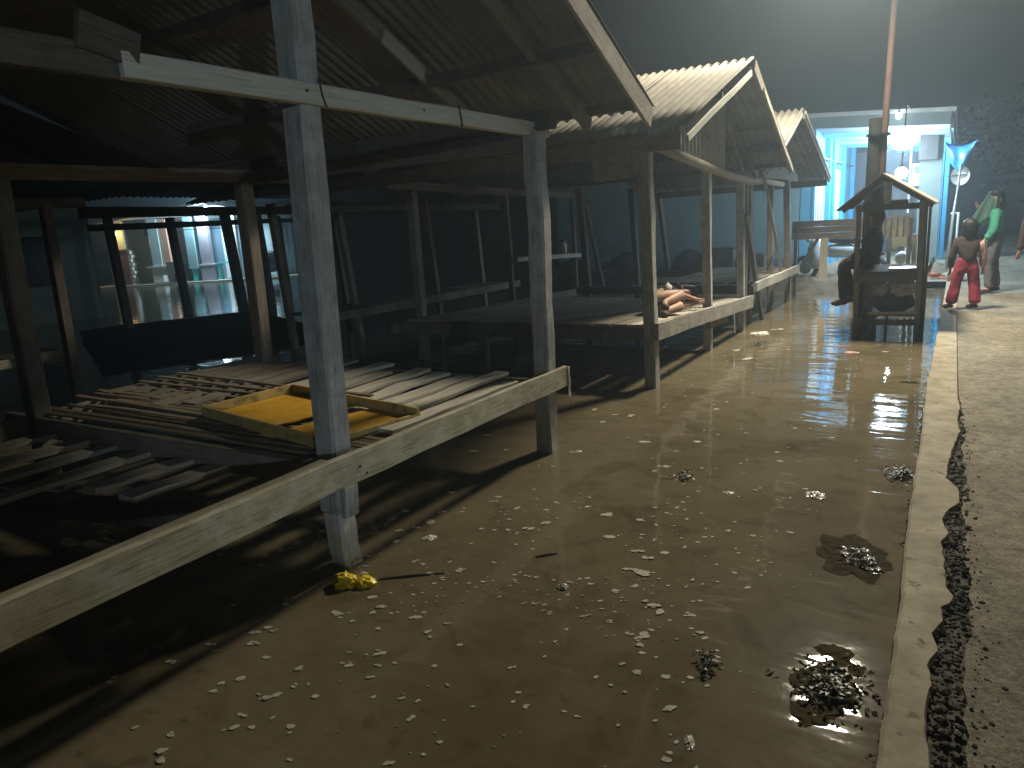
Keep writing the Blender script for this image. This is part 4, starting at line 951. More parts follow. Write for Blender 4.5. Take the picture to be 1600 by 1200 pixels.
    MB().tube([at(2.2, .3, .0), at(2.25, .3, 1.0), at(2.6, .3, 1.08), at(3.0, .3, 1.0), at(3.1, .3, 0)], .02, 6).build('rack_frame', M['dark'], k)
    MB().bar(at(2.38, .33, .45), at(2.40, .33, .98), .22, .04, up=N, seg=4, jit=.02).build('red_cloth', M['red_cloth'], k)
    MB().bar(at(2.70, .33, .25), at(2.62, .33, 1.02), .34, .05, up=N, seg=5, jit=.03).build('black_cloth', M['black_cloth'], k)
    MB().bar(at(2.24, .35, .4), at(2.24, .35, .9), .12, .04, up=N, seg=4, jit=.015).build('pink_cloth', M['pink_cloth'], k)
    # yard in front
left_house()

def left_building():
    t = thing('plain_building', (-18.5, 6, 0), 'plain unlit rendered building closing the view at the far left', 'building')
    a = Vector((-17.35, 9.55, 0)); b = Vector((-18.5, -3.5, 0)); d = (a-b).normalized(); n = Vector((d.y, -d.x, 0))
    MB().bar(a+Vector((0, 0, 1.3))-n*.15, b+Vector((0, 0, 1.3))-n*.15, .3, 3.4).build('front_wall', M['dim_wall'], t)
    MB().bar(a-n*.31+Vector((0, 0, 1.3)), a-n*6+Vector((0, 0, 1.3)), .3, 3.4).build('end_wall', M['dim_wall'], t)
    for k in range(3):
        c = a-d*(1.5+k*2.4)
        MB().bar(c-d*.5+n*.03+Vector((0, 0, 1.4)), c+d*.5+n*.03+Vector((0, 0, 1.4)), .05, 1.1).build('window', M['glass_dark'], t)
    MB().bar(a+Vector((0, 0, 3.05))+n*.1, b+Vector((0, 0, 3.05))+n*.1, 1.0, .1).build('eave', M['dark_wood'], t)
left_building()

# ================================================================== PEOPLE
def skin(name, verts, edges, rad, mat, parent, sub=2, root=0, smooth=True, fold=0.):
    me = bpy.data.meshes.new(name); me.from_pydata([tuple(v) for v in verts], edges, [])
    o = bpy.data.objects.new(name, me); COL.objects.link(o)
    sk = o.modifiers.new('skin', 'SKIN'); sk.use_smooth_shade = True
    if not me.skin_vertices: 
        bm = bmesh.new(); bm.from_mesh(me); bm.verts.layers.skin.verify(); bm.to_mesh(me); bm.free()
    for i, r in enumerate(rad):
        sv = me.skin_vertices[0].data[i]; sv.radius = (r if isinstance(r, tuple) else (r, r)); sv.use_root = (i == root)
    ss = o.modifiers.new('sub', 'SUBSURF'); ss.levels = sub; ss.render_levels = sub
    dg = bpy.context.evaluated_depsgraph_get()
    new = bpy.data.meshes.new_from_object(o.evaluated_get(dg))
    if fold:
        cs = [v.co.copy() for v in new.vertices]; ns = [v.normal.copy() for v in new.vertices]
        for v, c0, n0 in zip(new.vertices, cs, ns):
            q = Vector((c0.x*15, c0.y*15, c0.z*9)); w = 1-2*abs(noise.noise(q)); w2 = noise.noise(Vector((c0.x*34, c0.y*34, c0.z*20)))
            v.co = c0+n0*fold*(w*.9+w2*.5)
    o.modifiers.clear(); o.data = new; new.materials.clear(); new.materials.append(mat)
    if smooth: new.polygons.foreach_set('use_smooth', [True]*len(new.polygons))
    if parent:
        o.parent = parent; o.matrix_parent_inverse = parent.matrix_basis.inverted()
    return o

def person(loc, rz, J, k, label, cloth, face=(0, -1, 0), hair=None, group=None, skinmat='skin'):
    """J: joint -> local position; k: body scale (1 = adult of 1.7 m)"""
    T = Matrix.Translation(Vector(loc)) @ Matrix.Rotation(rz, 4, 'Z')
    t = thing('person', loc, label, 'person', group, rz)
    g = {a: T @ Vector(p) for a, p in J.items()}
    fwd = (T.to_3x3() @ Vector(face)).normalized()
    V = []; E = []; Rr = []; ix = {}
    def v(n, p, r):
        ix[n] = len(V); V.append(p); Rr.append(r*k if not isinstance(r, tuple) else (r[0]*k, r[1]*k)); return ix[n]
    def e(a, b): E.append((ix[a], ix[b]))
    v('pel', g['pel'], .115); v('sp', g['pel'].lerp(g['ch'], .5), .105); e('pel', 'sp'); v('ch', g['ch'], .12); e('sp', 'ch')
    v('nk', g['nk'], .052); e('ch', 'nk'); 
    hd = g['hd']; ax = (hd-g['nk']).normalized()
    v('hb', hd-ax*.055*k, .068); e('nk', 'hb'); v('hm', hd+ax*.02*k, .088); e('hb', 'hm'); v('ht', hd+ax*.085*k, .070); e('hm', 'ht')
    v('nose', hd+fwd*.098*k-ax*.01*k, .012); e('hm', 'nose')
    for s in 'lr':
        v(s+'sh', g[s+'sh'], .055); e('ch', s+'sh'); v(s+'el', g[s+'el'], .040); e(s+'sh', s+'el'); v(s+'wr', g[s+'wr'], .027); e(s+'el', s+'wr')
        d = (g[s+'wr']-g[s+'el']).normalized(); hp = g[s+'wr']+d*.055*k; v(s+'hn', hp, (.034, .020)); e(s+'wr', s+'hn')
        sd = d.cross(fwd); sd = sd.normalized() if sd.length > .1 else Vector((0, 0, 1))
        for q in range(4):
            b = hp+sd*(.022*k*(q-1.5)/1.5)+d*.03*k; L = (.062, .075, .07, .055)[q]*k
            v(s+'f%d' % q, b+d*L*.55+fwd*.006*k, .009); e(s+'hn', s+'f%d' % q); v(s+'g%d' % q, b+d*L*.85+fwd*.028*k, .0075); e(s+'f%d' % q, s+'g%d' % q)
        v(s+'th', hp+fwd*.035*k+d*.015*k, .011); e(s+'hn', s+'th'); v(s+'ti', hp+fwd*.045*k+d*.05*k, .009); e(s+'th', s+'ti')
        v(s+'hp', g[s+'hp'], .092); e('pel', s+'hp'); v(s+'kn', g[s+'kn'], .058); e(s+'hp', s+'kn')
        v(s+'cf', g[s+'kn'].lerp(g[s+'an'], .35), .054); e(s+'kn', s+'cf'); v(s+'an', g[s+'an'], .036); e(s+'cf', s+'an'); v(s+'to', g[s+'to'], .032); e(s+'an', s+'to')
    body = skin('body', V, E, Rr, M[skinmat], t)
    def garment(name, chain, mat, grow):
        vs = []; es = []; rs = []; m = {}
        for path in chain:
            for i, a in enumerate(path):
                n, q = (a if isinstance(a, tuple) else (a, 1.))
                if n not in m:
                    m[n] = len(vs); vs.append(V[ix[n]]); r = Rr[ix[n]]; r = r[0] if isinstance(r, tuple) else r; rs.append(r*q+grow*k)
                if i:
                    p0 = path[i-1]; p0 = p0[0] if isinstance(p0, tuple) else p0; es.append((m[p0], m[n]))
        return skin(name, vs, es, rs, M[mat], t, sub=3, fold=.010*k)
    for c in cloth: garment(*c)
    # face
    sd = ax.cross(fwd).normalized()
    for s in (-1, 1):
        MB().blob(hd+fwd*.080*k+sd*s*.032*k+ax*.014*k, .012*k, 2, 0).build('eye', M['dark'], t, True)
        MB().blob(hd+sd*s*.086*k, (.02*k, .02*k, .03*k), 2, .1).build('ear', M[skinmat], t, True)
    MB().bar(hd+fwd*.083*k-sd*.024*k-ax*.048*k, hd+fwd*.083*k+sd*.024*k-ax*.048*k, .008*k, .010*k).build('mouth', M['red_cloth'], t)
    for s, n in (('l', 'shoe'), ('r', 'shoe')):
        a, b = g[s+'an'], g[s+'to']; dd = (b-a); 
        f = MB(); m = a.lerp(b, .5)-Vector((0, 0, .012*k)); L = dd.length
        dh = Vector((dd.x, dd.y, 0)); dh = dh.normalized() if dh.length > .02 else fwd
        f.tube([a-dh*.045*k-Vector((0, 0, .03*k)), a+dh*.02*k-Vector((0, 0, .028*k)), b-dh*.03*k+Vector((0, 0, .0)), b+dh*.03*k], [.03*k, .043*k, .045*k, .022*k], 10)
        f.build(n, M['shoe'], t, True)
    if hair:
        drop, vol, mt = hair
        h = MB(); bm = bmesh.new(); bmesh.ops.create_icosphere(bm, subdivisions=4, radius=1); vs = []
        for q in bm.verts:
            c = q.co; w = (sd*c.x*.106+fwd*c.y*.112+ax*c.z*.122)*k*vol
            f = c.y
            p = hd+ax*.030*k-fwd*.012*k+w
            if c.z < 0 and c.y < .35: p = p-Vector((0, 0, 1))*(-c.z)*drop*k
            if c.y > .25 and c.z < .42: p = p-fwd*(c.y-.1)*.085*k
            p += w.normalized()*.014*k*noise.noise(Vector((c.x*9, c.y*9, c.z*2.2)))
            vs.append(p)
        h.add(vs, [[a.index for a in f.verts] for f in bm.faces]); bm.free()
        h.build('hair', M[mt], t, True)
    return t, g
TOP = [('pel', 'sp', 'ch', ('nk', .8)), ('ch', 'lsh', 'lel', ('lwr', 1.0)), ('ch', 'rsh', 'rel', ('rwr', 1.0))]
LEGS = [('sp', 'pel', 'lhp', 'lkn', 'lcf', ('lan', 1.3)), ('pel', 'rhp', 'rkn', 'rcf', ('ran', 1.3))]

# child on the kerb, back to us, legs astride (height 1.17 m, scale .70)
J = dict(pel=(.0, 0, .60), ch=(.0, .0, .86), nk=(0, .01, .965), hd=(0, .01, 1.07), lsh=(-.125, 0, .90), rsh=(.125, 0, .90),
         lel=(-.175, .02, .71), lwr=(-.18, .07, .55), rel=(.18, .02, .71), rwr=(.19, .06, .55),
         lhp=(-.075, 0, .56), rhp=(.075, 0, .56), lkn=(-.115, .02, .32), lan=(-.155, .0, .065), lto=(-.225, .085, .03), rkn=(.10, .02, .32), ran=(.125, .0, .065), rto=(.055, .085, .03))
kid, gk = person((.14, 11.35, .14), R(5), J, .70, 'child in dark brown top and maroon trousers standing astride on the kerb, back turned', [
    ('trousers', [('sp', 'pel', ('lhp', 1.0), ('lkn', 1.15), ('lcf', 1.5), ('lan', 2.4)), ('pel', ('rhp', 1.0), ('rkn', 1.25), ('rcf', 1.5), ('ran', 2.4))], 'maroon', .022),
    ('top', [(('pel', 1.12), ('sp', 1.12), 'ch', ('nk', .9)), ('ch', 'lsh', 'lel', 'lwr'), ('ch', 'rsh')], 'brown_top', .026),
    ('sleeve', [('rsh', 'rel', ('rwr', 1.2))], 'pink_cloth', .030)],
    face=(-.35, .93, 0), hair=(.22, 1.26, 'hair'))
# woman in green, facing left and towards us
J = dict(pel=(0, 0, .84), ch=(.0, .0, 1.14), nk=(-.01, -.0, 1.27), hd=(-.03, -.02, 1.405), lsh=(-.06, -.15, 1.20), rsh=(.06, .15, 1.20),
         lel=(-.07, -.20, .97), lwr=(-.17, -.18, .82), rel=(-.14, .18, 1.05), rwr=(-.22, .10, 1.26),
         lhp=(-.03, -.08, .80), rhp=(.03, .08, .80), lkn=(-.09, -.09, .45), lan=(-.06, -.12, .075), lto=(-.20, -.13, .03), rkn=(.03, .09, .45), ran=(.10, .10, .075), rto=(-.03, .12, .03))
wom, gw = person((.50, 13.3, .14), R(12), J, .90, 'woman in sea green top and dark grey trousers with a dark veil, facing the water', [
    ('trousers', LEGS, 'grey_trouser', .014),
    ('top', [(('pel', 1.0), ('sp', 1.02), 'ch', ('nk', .8)), ('ch', 'lsh', 'lel', 'lwr'), ('ch', 'rsh', 'rel', 'rwr')], 'green_top', .02)],
    face=(-.86, -.5, 0), hair=(.17, 1.1, 'hair'), skinmat='skin_pale')
def veil():
    b = MB(); nu, nv = 14, 12; vs = []
    top = gw['rwr']+Vector((0, 0, .14)); 
    for j in range(nv+1):
        v = j/nv
        for i in range(nu+1):
            u = i/nu
            c00, c10, c01, c11 = Vector((.03, -.06, .13)), Vector((-.10, .02, .11)), Vector((-.03, -.13, -.26)), Vector((-.38, -.05, -.46))
            p = gw['hd']+c00.lerp(c10, u).lerp(c01.lerp(c11, u), v)
            p += Vector((.01*math.sin(9*u+2*v), .035*math.sin(11*u+1.5*v), .012*math.sin(7*u)))*(.25+v)
            vs.append(p)
    b.add(vs, [(j*(nu+1)+i, j*(nu+1)+i+1, (j+1)*(nu+1)+i+1, (j+1)*(nu+1)+i) for j in range(nv) for i in range(nu)])
    o = b.build('veil', M['dark_green'], wom, True); o.modifiers.new('thickness', 'SOLIDIFY').thickness = .008
veil()
# person half out of frame at the right: brown sleeve, bare hand, blue jeans
J = dict(pel=(0, 0, .84), ch=(.0, .0, 1.14), nk=(0, 0, 1.27), hd=(0, .0, 1.405), lsh=(-.17, 0, 1.20), rsh=(.17, 0, 1.20),
         lel=(-.20, .02, .95), lwr=(-.235, .06, .72), rel=(.2, .02, .95), rwr=(.2, .07, .74),
         lhp=(-.08, 0, .80), rhp=(.08, 0, .80), lkn=(-.09, .05, .45), lan=(-.09, .0, .075), lto=(-.09, .15, .03), rkn=(.09, -.05, .45), ran=(.09, -.1, .075), rto=(.09, .05, .03))
person((.98, 12.0, .14), R(0), J, .90, 'person at the right edge, only a brown sleeve, bare hand and blue trousers showing', [
    ('trousers', LEGS, 'dusk_blue', .016), ('top', TOP, 'brown_top', .02)], face=(0, 1, 0), hair=(.05, 1.06, 'hair'))
# dark clothed person perched on the left edge of the kiosk counter
J = dict(pel=(0, 0, .10), ch=(.05, .02, .38), nk=(.05, .02, .50), hd=(.04, .02, .625), lsh=(.03, -.15, .43), rsh=(.06, .18, .43),
         lel=(-.04, -.19, .22), lwr=(-.20, -.14, .14), rel=(-.03, .2, .22), rwr=(-.2, .14, .14),
         lhp=(-.04, -.08, .08), rhp=(-.04, .08, .08), lkn=(-.30, -.09, .06), lan=(-.27, -.09, -.40), lto=(-.39, -.10, -.44), rkn=(-.30, .09, .06), ran=(-.20, .10, -.39), rto=(-.31, .11, -.43))
person((-.93, 10.25, .80), 0, J, .88, 'person in dark clothes sitting on the kiosk counter with legs hanging to the left', [
    ('trousers', LEGS, 'black_cloth', .016), ('top', TOP, 'navy', .02)], face=(-1, .1, 0), hair=(.03, 1.06, 'hair'))
# child curled up asleep on the deck of the second stall
J = dict(pel=(-.06, -.02, .12), ch=(-.14, .38, .13), nk=(-.08, .53, .13), hd=(.05, .65, .15), lsh=(-.08, .42, .22), rsh=(-.08, .42, .06),
         lel=(.10, .36, .19), lwr=(.19, .54, .12), rel=(.12, .40, .05), rwr=(.20, .60, .06),
         lhp=(-.05, -.02, .19), rhp=(-.03, -.02, .07), lkn=(.19, .22, .20), lan=(.10, -.12, .15), lto=(.15, -.20, .11), rkn=(.22, .10, .09), ran=(.12, -.22, .06), rto=(.18, -.30, .05))
person((-2.70, 7.42, .565), R(0), J, .98, 'person curled up on their side on the deck of the second stall, knees bare', [
    ('shorts', [('sp', 'pel', 'lhp'), ('pel', 'rhp')], 'black_cloth', .016), ('top', [('pel', 'sp', 'ch', ('nk', .8)), ('ch', 'lsh', 'lel'), ('ch', 'rsh')], 'navy', .018)], face=(.9, .1, .1), hair=(.03, 1.05, 'hair'), skinmat='skin_pale')
tag(MB().blob((-2.72, 7.78, .80), (.05, .06, .075), 2, .3, 2, 4).build('white_cloth', M['white'], smooth=True), 'scrap of white cloth lying over the curled up person', 'cloth')

# ================================================================== LITTER ON THE WATER
def crumple(name, c, r, mat, label, cat, seed=0, h=.5, rz=0., n=16, group=None):
    """crumpled sheet lying in the water"""
    b = MB(); vs = []; ca, sa = math.cos(rz), math.sin(rz)
    for j in range(n+1):
        for i in range(n+1):
            u = 2*i/n-1; v = 2*j/n-1; d = math.sqrt(u*u+v*v)
            q = 1/max(1, d/1.0) if d > 1 else 1
            u2, v2 = u*q, v*q; e = 1+.35*noise.noise(Vector((u2*1.7+seed, v2*1.7, seed)))
            p = Vector((u2*2.2+seed*2.3, v2*3.6, seed))
            rid = 1-2*abs(noise.noise(p)); rid2 = 1-2*abs(noise.noise(p*2.3+Vector((3, 1, 0))))
            z = max(0, (1-.75*d*d))*(.4+.6*rid)+.35*rid2*(1-.5*d)
            x = u2*r[0]*e+.12*r[0]*noise.noise(p*2+Vector((0, 9, 0))); y = v2*r[1]*e+.12*r[1]*noise.noise(p*2+Vector((7, 0, 0)))
            vs.append((c[0]+x*ca-y*sa, c[1]+x*sa+y*ca, max(.0012, z*h*min(r)-.002)))
    b.add(vs, [(j*(n+1)+i, j*(n+1)+i+1, (j+1)*(n+1)+i+1, (j+1)*(n+1)+i) for j in range(n) for i in range(n)])
    return tag(b.build(name, M[mat]), label, cat, group)
def litter():
    # knotted yellow carrier bag at the foot of the near post
    t = thing('yellow_bag', (-2.36, 2.24, 0), 'yellow plastic bag floating at the foot of the nearest post', 'plastic bag')
    b = MB(); b.blob((-2.40, 2.225, .012), (.062, .05, .044), 4, .45, 2.6, 2); b.blob((-2.315, 2.265, .004), (.055, .045, .034), 4, .3, 2.2, 6); b.build('bag_body', M['yellow_bag'], t, True)
    MB().tube([(-2.395, 2.265, .035), (-2.37, 2.31, .058), (-2.345, 2.34, .05)], [.006, .009, .003], 6, .3).build('bag_handle', M['clear_bag'], t, True)
    MB().tube([(-2.365, 2.265, .035), (-2.345, 2.295, .04), (-2.33, 2.31, .03)], [.004, .007, .003], 6, .3).build('bag_handle', M['foil'], t, True)
    crumple('plastic_bag', (-.29, 3.46), (.075, .13), 'clear_bag', 'glistening crumpled clear plastic bag in the water by the kerb', 'plastic bag', 3, .42, R(30), 44)
    crumple('plastic_bag', (-.33, 3.48), (.15, .24), 'dark_bag', 'dark sodden sheet of plastic spread under the glistening bag', 'plastic bag', 8, .07, R(20), 30)
    crumple('plastic_bag', (-.60, 4.2), (.055, .06), 'foil', 'whitish torn plastic scrap beyond the glistening bag', 'litter', 5, .3, R(40), 14)
    crumple('wrapper', (-1.44, 2.64), (.028, .03), 'foil', 'pale crumpled wrapper floating alone in the middle of the water', 'litter', 7, .6, R(20), 12)
    crumple('wrapper', (-2.34, 2.81), (.04, .035), 'foil', 'pale wrapper with rusty tint floating near the post shadow', 'litter', 9, .4, R(60), 12)
    crumple('wrapper', (-.62, 1.93), (.016, .035), 'foil', 'narrow shiny wrapper floating nearest the camera', 'litter', 11, .7, R(25), 12)
    crumple('wrapper', (-2.25, 4.42), (.05, .025), 'foil', 'shiny plastic scrap caught at the foot of the second post', 'litter', 13, .5, R(30), 12)
    crumple('wrapper', (-1.06, 4.06), (.035, .018), 'foil', 'thin pale strip floating left of the torn plastic scrap', 'litter', 15, .4, 0, 10)
    crumple('wrapper', (-.92, 8.65), (.07, .05), 'pink_cloth', 'pinkish scrap floating in front of the kiosk', 'litter', 17, .3, 0, 10)
    crumple('wrapper', (-2.15, 9.75), (.12, .08), 'foil', 'pale litter drifted beside the second stall', 'litter', 19, .3, 0, 12)
    crumple('wrapper', (-.28, 7.3), (.08, .035), 'dark_bag', 'dark wet scrap near the kerb before the kiosk', 'litter', 21, .4, 0, 10)
    # the rag hanging from the beam end
    o = MB().bar((-2.35, 4.545, .60), (-2.345, 4.55, .38), .022, .008, up=(1, 0, 0), seg=4, jit=.003).build('rag', M['foil']); tag(o, 'thin pale rag hanging from the end of the front beam', 'rag')
    o = MB().bar((-2.33, 9.1, .38), (-2.33, 9.14, .10), .022, .008, up=(1, 0, 0), seg=4, jit=.003).build('rag', M['foil']); tag(o, 'thin pale strip dangling under the beam of the second stall', 'rag')
    # water weed clumps
    def weed(c, r, n, label, seed):
        random.seed(seed); b = MB()
        if seed == 1:  # flat cover added under the near weed against the lamp's mirror glint
            b.mi = 1
            for j in range(12):
                q = (c[0]-.035+random.gauss(0, .045), c[1]+random.gauss(0, .10)); b.blob((q[0], q[1], 0), (random.uniform(.035, .065), random.uniform(.045, .085), .006), 3, .5, 2.5, j)
            b.mi = 0
        for i in range(n):
            a = random.uniform(0, 6.28); d = abs(random.gauss(0, .5)); x = c[0]+math.cos(a)*d*r[0]; y = c[1]+math.sin(a)*d*r[1]
            a2 = random.uniform(0, 6.28); L = random.uniform(.02, .05); w = random.uniform(.004, .008); z = random.uniform(0, .03)*(1-min(1, d))
            p = Vector((x, y, z)); q = p+Vector((math.cos(a2)*L, math.sin(a2)*L, random.uniform(-.012, .02))); m = (p+q)/2+Vector((0, 0, .01)); sd = Vector((-math.sin(a2), math.cos(a2), 0))*w
            b.add([p, m+sd, q, m-sd], [(0, 1, 2, 3)])
        o = b.build('water_weed', [M['weed'], M['weed_cover']]); tag(o, label, 'water weed', 'weed clumps in the water'); o['kind'] = 'stuff'
    weed((-.27, 2.40), (.13, .2), 360, 'dark glistening weed clump at the kerb nearest the camera', 1)
    weed((-.19, 4.72), (.08, .16), 260, 'weed clump against the kerb beyond the glistening bag', 2)
    weed((-.69, 2.36), (.05, .10), 40, 'thin weed clump among the scum flecks', 3)
    weed((-1.38, 4.22), (.10, .12), 45, 'faint weed clump in the open water beyond the wrapper', 4)
    weed((-2.0, 8.9), (.2, .6), 160, 'brown weed drifted along the second stall', 5)
    random.seed(77)
    for (a, b2, lb) in (((-2.28, 2.33), (-2.02, 2.52), 'thin dark stick floating beside the yellow bag'), ((-1.70, 2.85), (-1.62, 2.93), 'short dark twig floating in mid water')):
        tag(MB().tube([(a[0], a[1], .002), ((a[0]+b2[0])/2, (a[1]+b2[1])/2, .006), (b2[0], b2[1], .002)], [.006, .005, .003], 6, .1).build('stick', M['dark']), lb, 'stick')
    # scum flecks: flat floating foam, uncountable. listed spots (x, y, size) then scattered small ones
    spots = [(-2.3055,2.857,.042)]
    f = MB()
    def fleck(x, y, s, rz):
        k = random.choice((1, 1, 2, 3)) if s < .016 else random.choice((2, 3, 4, 5))
        ca, sa = math.cos(rz), math.sin(rz); px = 0
        for i in range(k):
            r = 1.55*s/(k**.5)*random.uniform(.5, .9); ox = random.gauss(0, .55)*s; oy = random.gauss(0, .35)*s
            n = 9; pts = []; sd = random.random()*50
            for j in range(n):
                a = 2*math.pi*j/n; q = r*(1+.55*noise.noise(Vector((math.cos(a)*1.3+sd, math.sin(a)*1.3, sd))))
                lx, ly = ox+math.cos(a)*q*1.25, oy+math.sin(a)*q*.8
                pts.append((x+lx*ca-ly*sa, y+lx*sa+ly*ca))
            f.poly(pts, -.001, .0022+.0008*i)
    for (x, y, s) in FLECKS:
        fleck(x, y, s, R(random.uniform(0, 70)))
    for i in range(800):
        x = random.gauss(-1.45, .6); y = random.gauss(2.9, .75)
        if not (-2.6 < x < -.45 and 1.2 < y < 5.2) or (x < -2.3 and y < 2.4): continue
        if noise.noise(Vector((x*2.2, y*2.2, 5))) < -.12: continue
        fleck(x, y, random.choice((.003, .004, .005, .006, .008, .011)), R(random.uniform(0, 90)))
    for i in range(60):
        fleck(random.uniform(-2.3, -.5), random.uniform(4.5, 9), random.uniform(.006, .014), R(random.uniform(0, 90)))
    tag(f.build('scum_flecks', M['foam']), kind='stuff')
FLECKS = [(-2.44,3.00,0.034), (-2.49,2.89,0.020), (-2.71,2.93,0.018), (-2.56,2.82,0.020), (-2.48,2.70,0.018), (-1.91,3.14,0.023), (-1.85,3.24,0.030), (-1.99,3.07,0.016), (-1.59,3.48,0.031), (-1.38,3.48,0.020), (-1.46,3.22,0.025), (-1.26,3.12,0.030), (-1.19,3.07,0.021), (-1.18,2.92,0.040), (-1.23,2.92,0.020), (-1.13,3.16,0.015), (-1.16,2.79,0.014), (-1.21,2.70,0.022), (-1.02,2.66,0.028), (-0.97,2.63,0.020), (-1.06,2.68,0.016), (-0.86,2.66,0.018), (-0.97,2.43,0.022), (-0.96,2.36,0.014), (-0.95,2.48,0.012), (-0.91,2.20,0.017), (-0.97,2.22,0.010), (-1.02,2.11,0.011), (-0.80,2.21,0.012), (-0.96,2.08,0.009), (-0.90,2.07,0.009), (-0.73,2.07,0.016), (-0.74,2.04,0.011), (-0.86,1.90,0.008), (-0.99,1.88,0.007), (-0.67,1.86,0.007), (-1.37,2.76,0.011), (-1.33,2.72,0.010), (-1.98,2.57,0.019), (-2.01,2.41,0.013), (-1.80,2.53,0.011), (-2.10,2.13,0.024), (-2.10,2.08,0.013), (-2.23,2.00,0.020), (-2.26,2.01,0.013), (-1.91,2.13,0.022), (-2.19,2.20,0.014), (-1.78,2.07,0.016), (-1.75,2.04,0.011), (-1.74,2.16,0.010), (-1.60,2.05,0.009), (-1.61,1.89,0.011), (-1.86,1.86,0.013), (-1.34,2.02,0.011), (-1.80,1.72,0.012), (-1.82,1.79,0.013), (-1.50,1.82,0.008), (-1.50,1.61,0.011), (-1.43,1.41,0.011), (-1.34,1.57,0.007), (-1.34,1.76,0.008), (-1.05,1.88,0.007), (-1.26,2.13,0.007), (-1.10,2.36,0.007), (-1.14,2.47,0.009), (-1.20,2.54,0.007), (-1.14,2.55,0.008), (-1.24,2.60,0.010), (-1.48,2.46,0.010), (-1.53,2.44,0.008), (-1.76,2.92,0.012), (-2.09,2.84,0.011), (-1.74,3.54,0.014), (-1.80,3.66,0.013), (-2.30,3.46,0.015), (-2.70,3.05,0.020), (-2.38,3.18,0.011), (-2.13,3.24,0.010), (-1.93,3.52,0.016), (-0.82,2.56,0.011), (-0.75,2.42,0.010), (-0.72,2.25,0.010), (-0.78,2.55,0.012), (-2.45,1.75,0.021), (-2.44,1.79,0.016), (-2.40,1.68,0.021), (-2.39,1.78,0.011), (-2.55,1.59,0.015), (-2.50,1.57,0.009), (-2.59,1.44,0.015), (-2.71,1.27,0.009), (-2.70,1.24,0.010), (-2.74,1.18,0.008), (-2.27,1.63,0.010), (-2.24,1.49,0.015), (-2.27,1.39,0.011), (-2.08,1.64,0.018), (-2.01,1.56,0.011), (-2.05,1.46,0.020), (-2.03,1.49,0.011), (-2.06,1.35,0.013), (-2.02,1.30,0.017), (-2.05,1.27,0.007), (-1.85,1.40,0.012), (-2.20,1.17,0.012), (-2.15,1.10,0.018), (-2.12,1.07,0.018), (-2.35,1.13,0.011), (-1.73,1.27,0.011), (-2.75,1.85,0.014), (-2.52,1.96,0.011), (-1.98,1.81,0.008), (-1.90,1.83,0.009), (-1.86,1.85,0.014), (-2.24,5.44,0.038), (-2.39,5.18,0.026), (-1.87,4.82,0.029), (-1.52,4.95,0.023), (-1.55,4.35,0.026), (-1.36,4.23,0.029), (-2.61,5.53,0.028), (-2.38,5.43,0.022), (-2.15,9.82,0.077), (-2.00,10.12,0.052), (-2.15,8.49,0.053), (-1.90,8.07,0.043), (-1.64,5.86,0.024), (-0.58,8.77,0.028), (-0.67,5.35,0.018), (-2.97,4.16,0.024), (-2.76,4.27,0.024), (-3.10,4.54,0.020), (-2.63,3.41,0.020), (-2.50,3.13,0.023)]
litter()

# ================================================================== TREES AND HOUSES BEYOND, HAZE
def tree(loc, h, cr, seed, label):
    random.seed(seed); t = thing('tree', loc, label, 'tree', 'dark trees beyond the road'); c = Vector(loc)
    w = MB(); w.tube([c, c+Vector((.1, .1, h*.35)), c+Vector((.0, .2, h*.6))], [.16, .12, .07], 8, .05)
    tips = []
    for i in range(7):
        a = 6.28*i/7+random.random(); p = c+Vector((0, .1, h*random.uniform(.3, .55))); q = c+Vector((math.cos(a)*cr*.7, math.sin(a)*cr*.7, h*random.uniform(.55, .9)))
        w.tube([p, p.lerp(q, .5)+Vector((0, 0, .2)), q], [.06, .04, .015], 6); tips.append(q)
    w.build('trunk', M['bark'], t, True)
    b = MB()
    for i in range(1500):
        q = random.choice(tips); d = Vector((random.gauss(0, 1), random.gauss(0, 1), random.gauss(0, .8))).normalized()*abs(random.gauss(0, .5))*cr*.75; p = q+d
        n = Vector((random.gauss(0, 1), random.gauss(0, 1), random.gauss(0, 1))).normalized(); u = n.orthogonal().normalized(); v = n.cross(u); s = random.uniform(.07, .16)
        b.add([p-u*s, p+v*s*.5, p+u*s, p-v*s*.5], [(0, 1, 2, 3)])
    b.build('crown', M['leaf'], t)
tree((2.2, 30, .1), 4.5, 1.9, 1, 'dark tree beyond the woman, nearest of the roadside trees')
tree((4.2, 37, .1), 5.5, 2.4, 2, 'tall dark tree at the right edge beyond the road')
tree((.4, 40, .1), 4.6, 2.2, 3, 'dark tree behind the blue tarpaulin down the road')
random.seed(5)
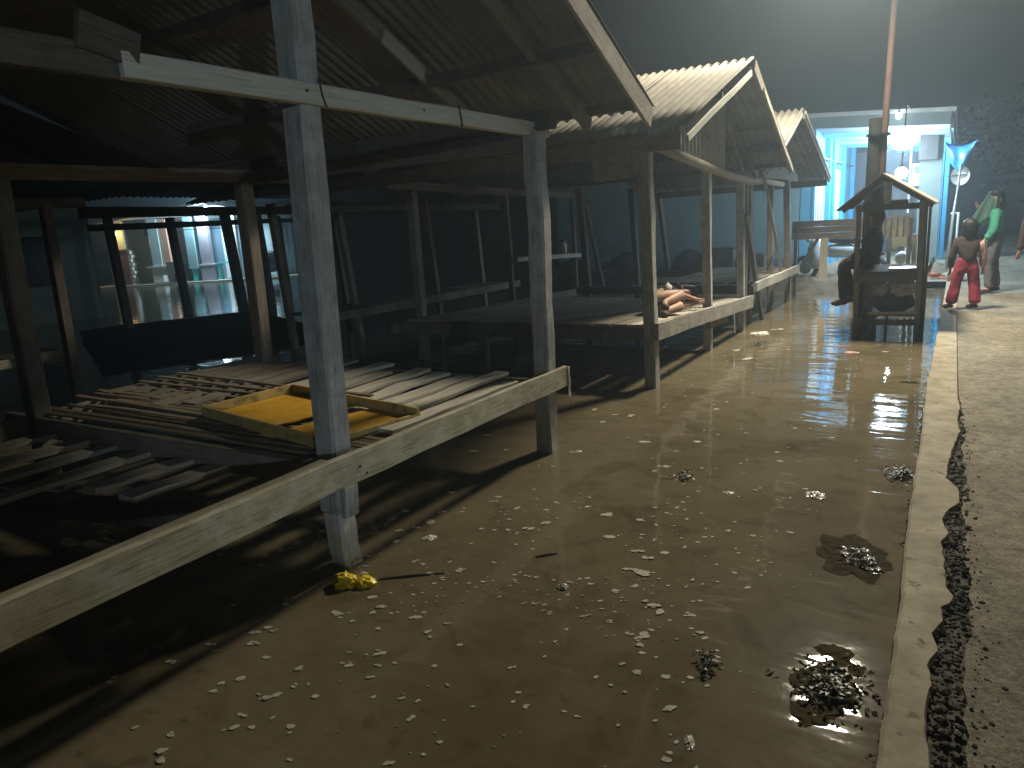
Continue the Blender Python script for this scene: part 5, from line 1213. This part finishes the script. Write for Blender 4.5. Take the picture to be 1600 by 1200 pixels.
def far_house():
    t = thing('dark_house', (1.6, 34, 0), 'low unlit house at the end of the road behind the woman', 'house')
    MB().bar((-.3, 33, 1.1), (3.6, 33, 1.1), 3, 2.2).build('wall', M['shaded_sheet'], t)  # wall colour darkened so the house looks unlit
    for s in (-1, 1): MB().bar((-.7, 33+s*.9, 2.55), (4.0, 33+s*.9, 2.55), 2.2, .1, up=(0, s*.4, 1)).build('roof', M['dark'], t)
    MB().bar((.6, 31.47, 1.0), (1.4, 31.47, 1.0), .05, 1.7).build('door', M['dark'], t)
    MB().bar((2.1, 31.47, 1.3), (2.9, 31.47, 1.3), .05, .8).build('window', M['glass_dark'], t)
    q = (2.75, 30.0, 3.3); g = thing('distant_lamp', q, 'faint distant street lamp at the right edge of the picture', 'lamp')
    MB().tube([(2.9, 30.0, .1), (2.88, 30, 3.2), (2.78, 30, 3.36)], .03, 6).build('lamp_post', M['dark'], g, True); MB().blob(q, .05, 2, 0).build('bulb', M['lens_cyan'], g, True)
    lamp('distant_light', 'POINT', (2.75, 29.85, 3.2), 40, (.7, .95, 1), g, .06)
    # house across the road, behind the camera: its cold flood lamp lights the stall fronts
    t = thing('opposite_house', (9, -4, 0), 'white house across the road behind the viewer carrying a cold flood lamp', 'house')
    MB().bar((10.5, -12, 1.6), (10.5, 6, 1.6), 3, 3.2).build('wall', M['offwhite'], t)
    MB().bar((10.5, -12.5, 3.3), (10.5, 6.5, 3.3), 4, .15).build('roof', M['dark'], t)
    g = thing('flood_lamp', (8.7, -6.0, 2.7), 'cold white flood lamp on the house across the road', 'lamp')
    MB().bar((8.97, -6.0, 2.7), (8.72, -6.0, 2.72), .22, .16).build('lamp_housing', M['dark'], g)
    MB().bar((8.715, -6.0, 2.72), (8.70, -6.0, 2.72), .20, .14).build('lamp_glass', M['lens_cold'], g)
    lamp('flood_light', 'SPOT', (8.6, -6.0, 2.72), P_FLOOD, (.70, .89, 1), g, .12, aim=(-2.75, 2.75, 1.55), cone=15.5, blend=.75)
far_house()

def haze():
    m = bpy.data.materials.new('night_haze'); m.use_nodes = True; n = m.node_tree.nodes; l = m.node_tree.links
    n.remove(n['Principled BSDF']); v = n.new('ShaderNodeVolumePrincipled'); v.inputs['Color'].default_value = (.62, .80, .96, 1); v.inputs['Density'].default_value = HAZE; v.inputs['Anisotropy'].default_value = .62
    l.new(v.outputs[0], n['Material Output'].inputs['Volume'])
    b = MB(); b.bar((-11, -17, 3.6), (-11, 78, 3.6), 106, 10.0); o = b.build('haze', m); tag(o, kind='stuff')
if HAZE > 0: haze()
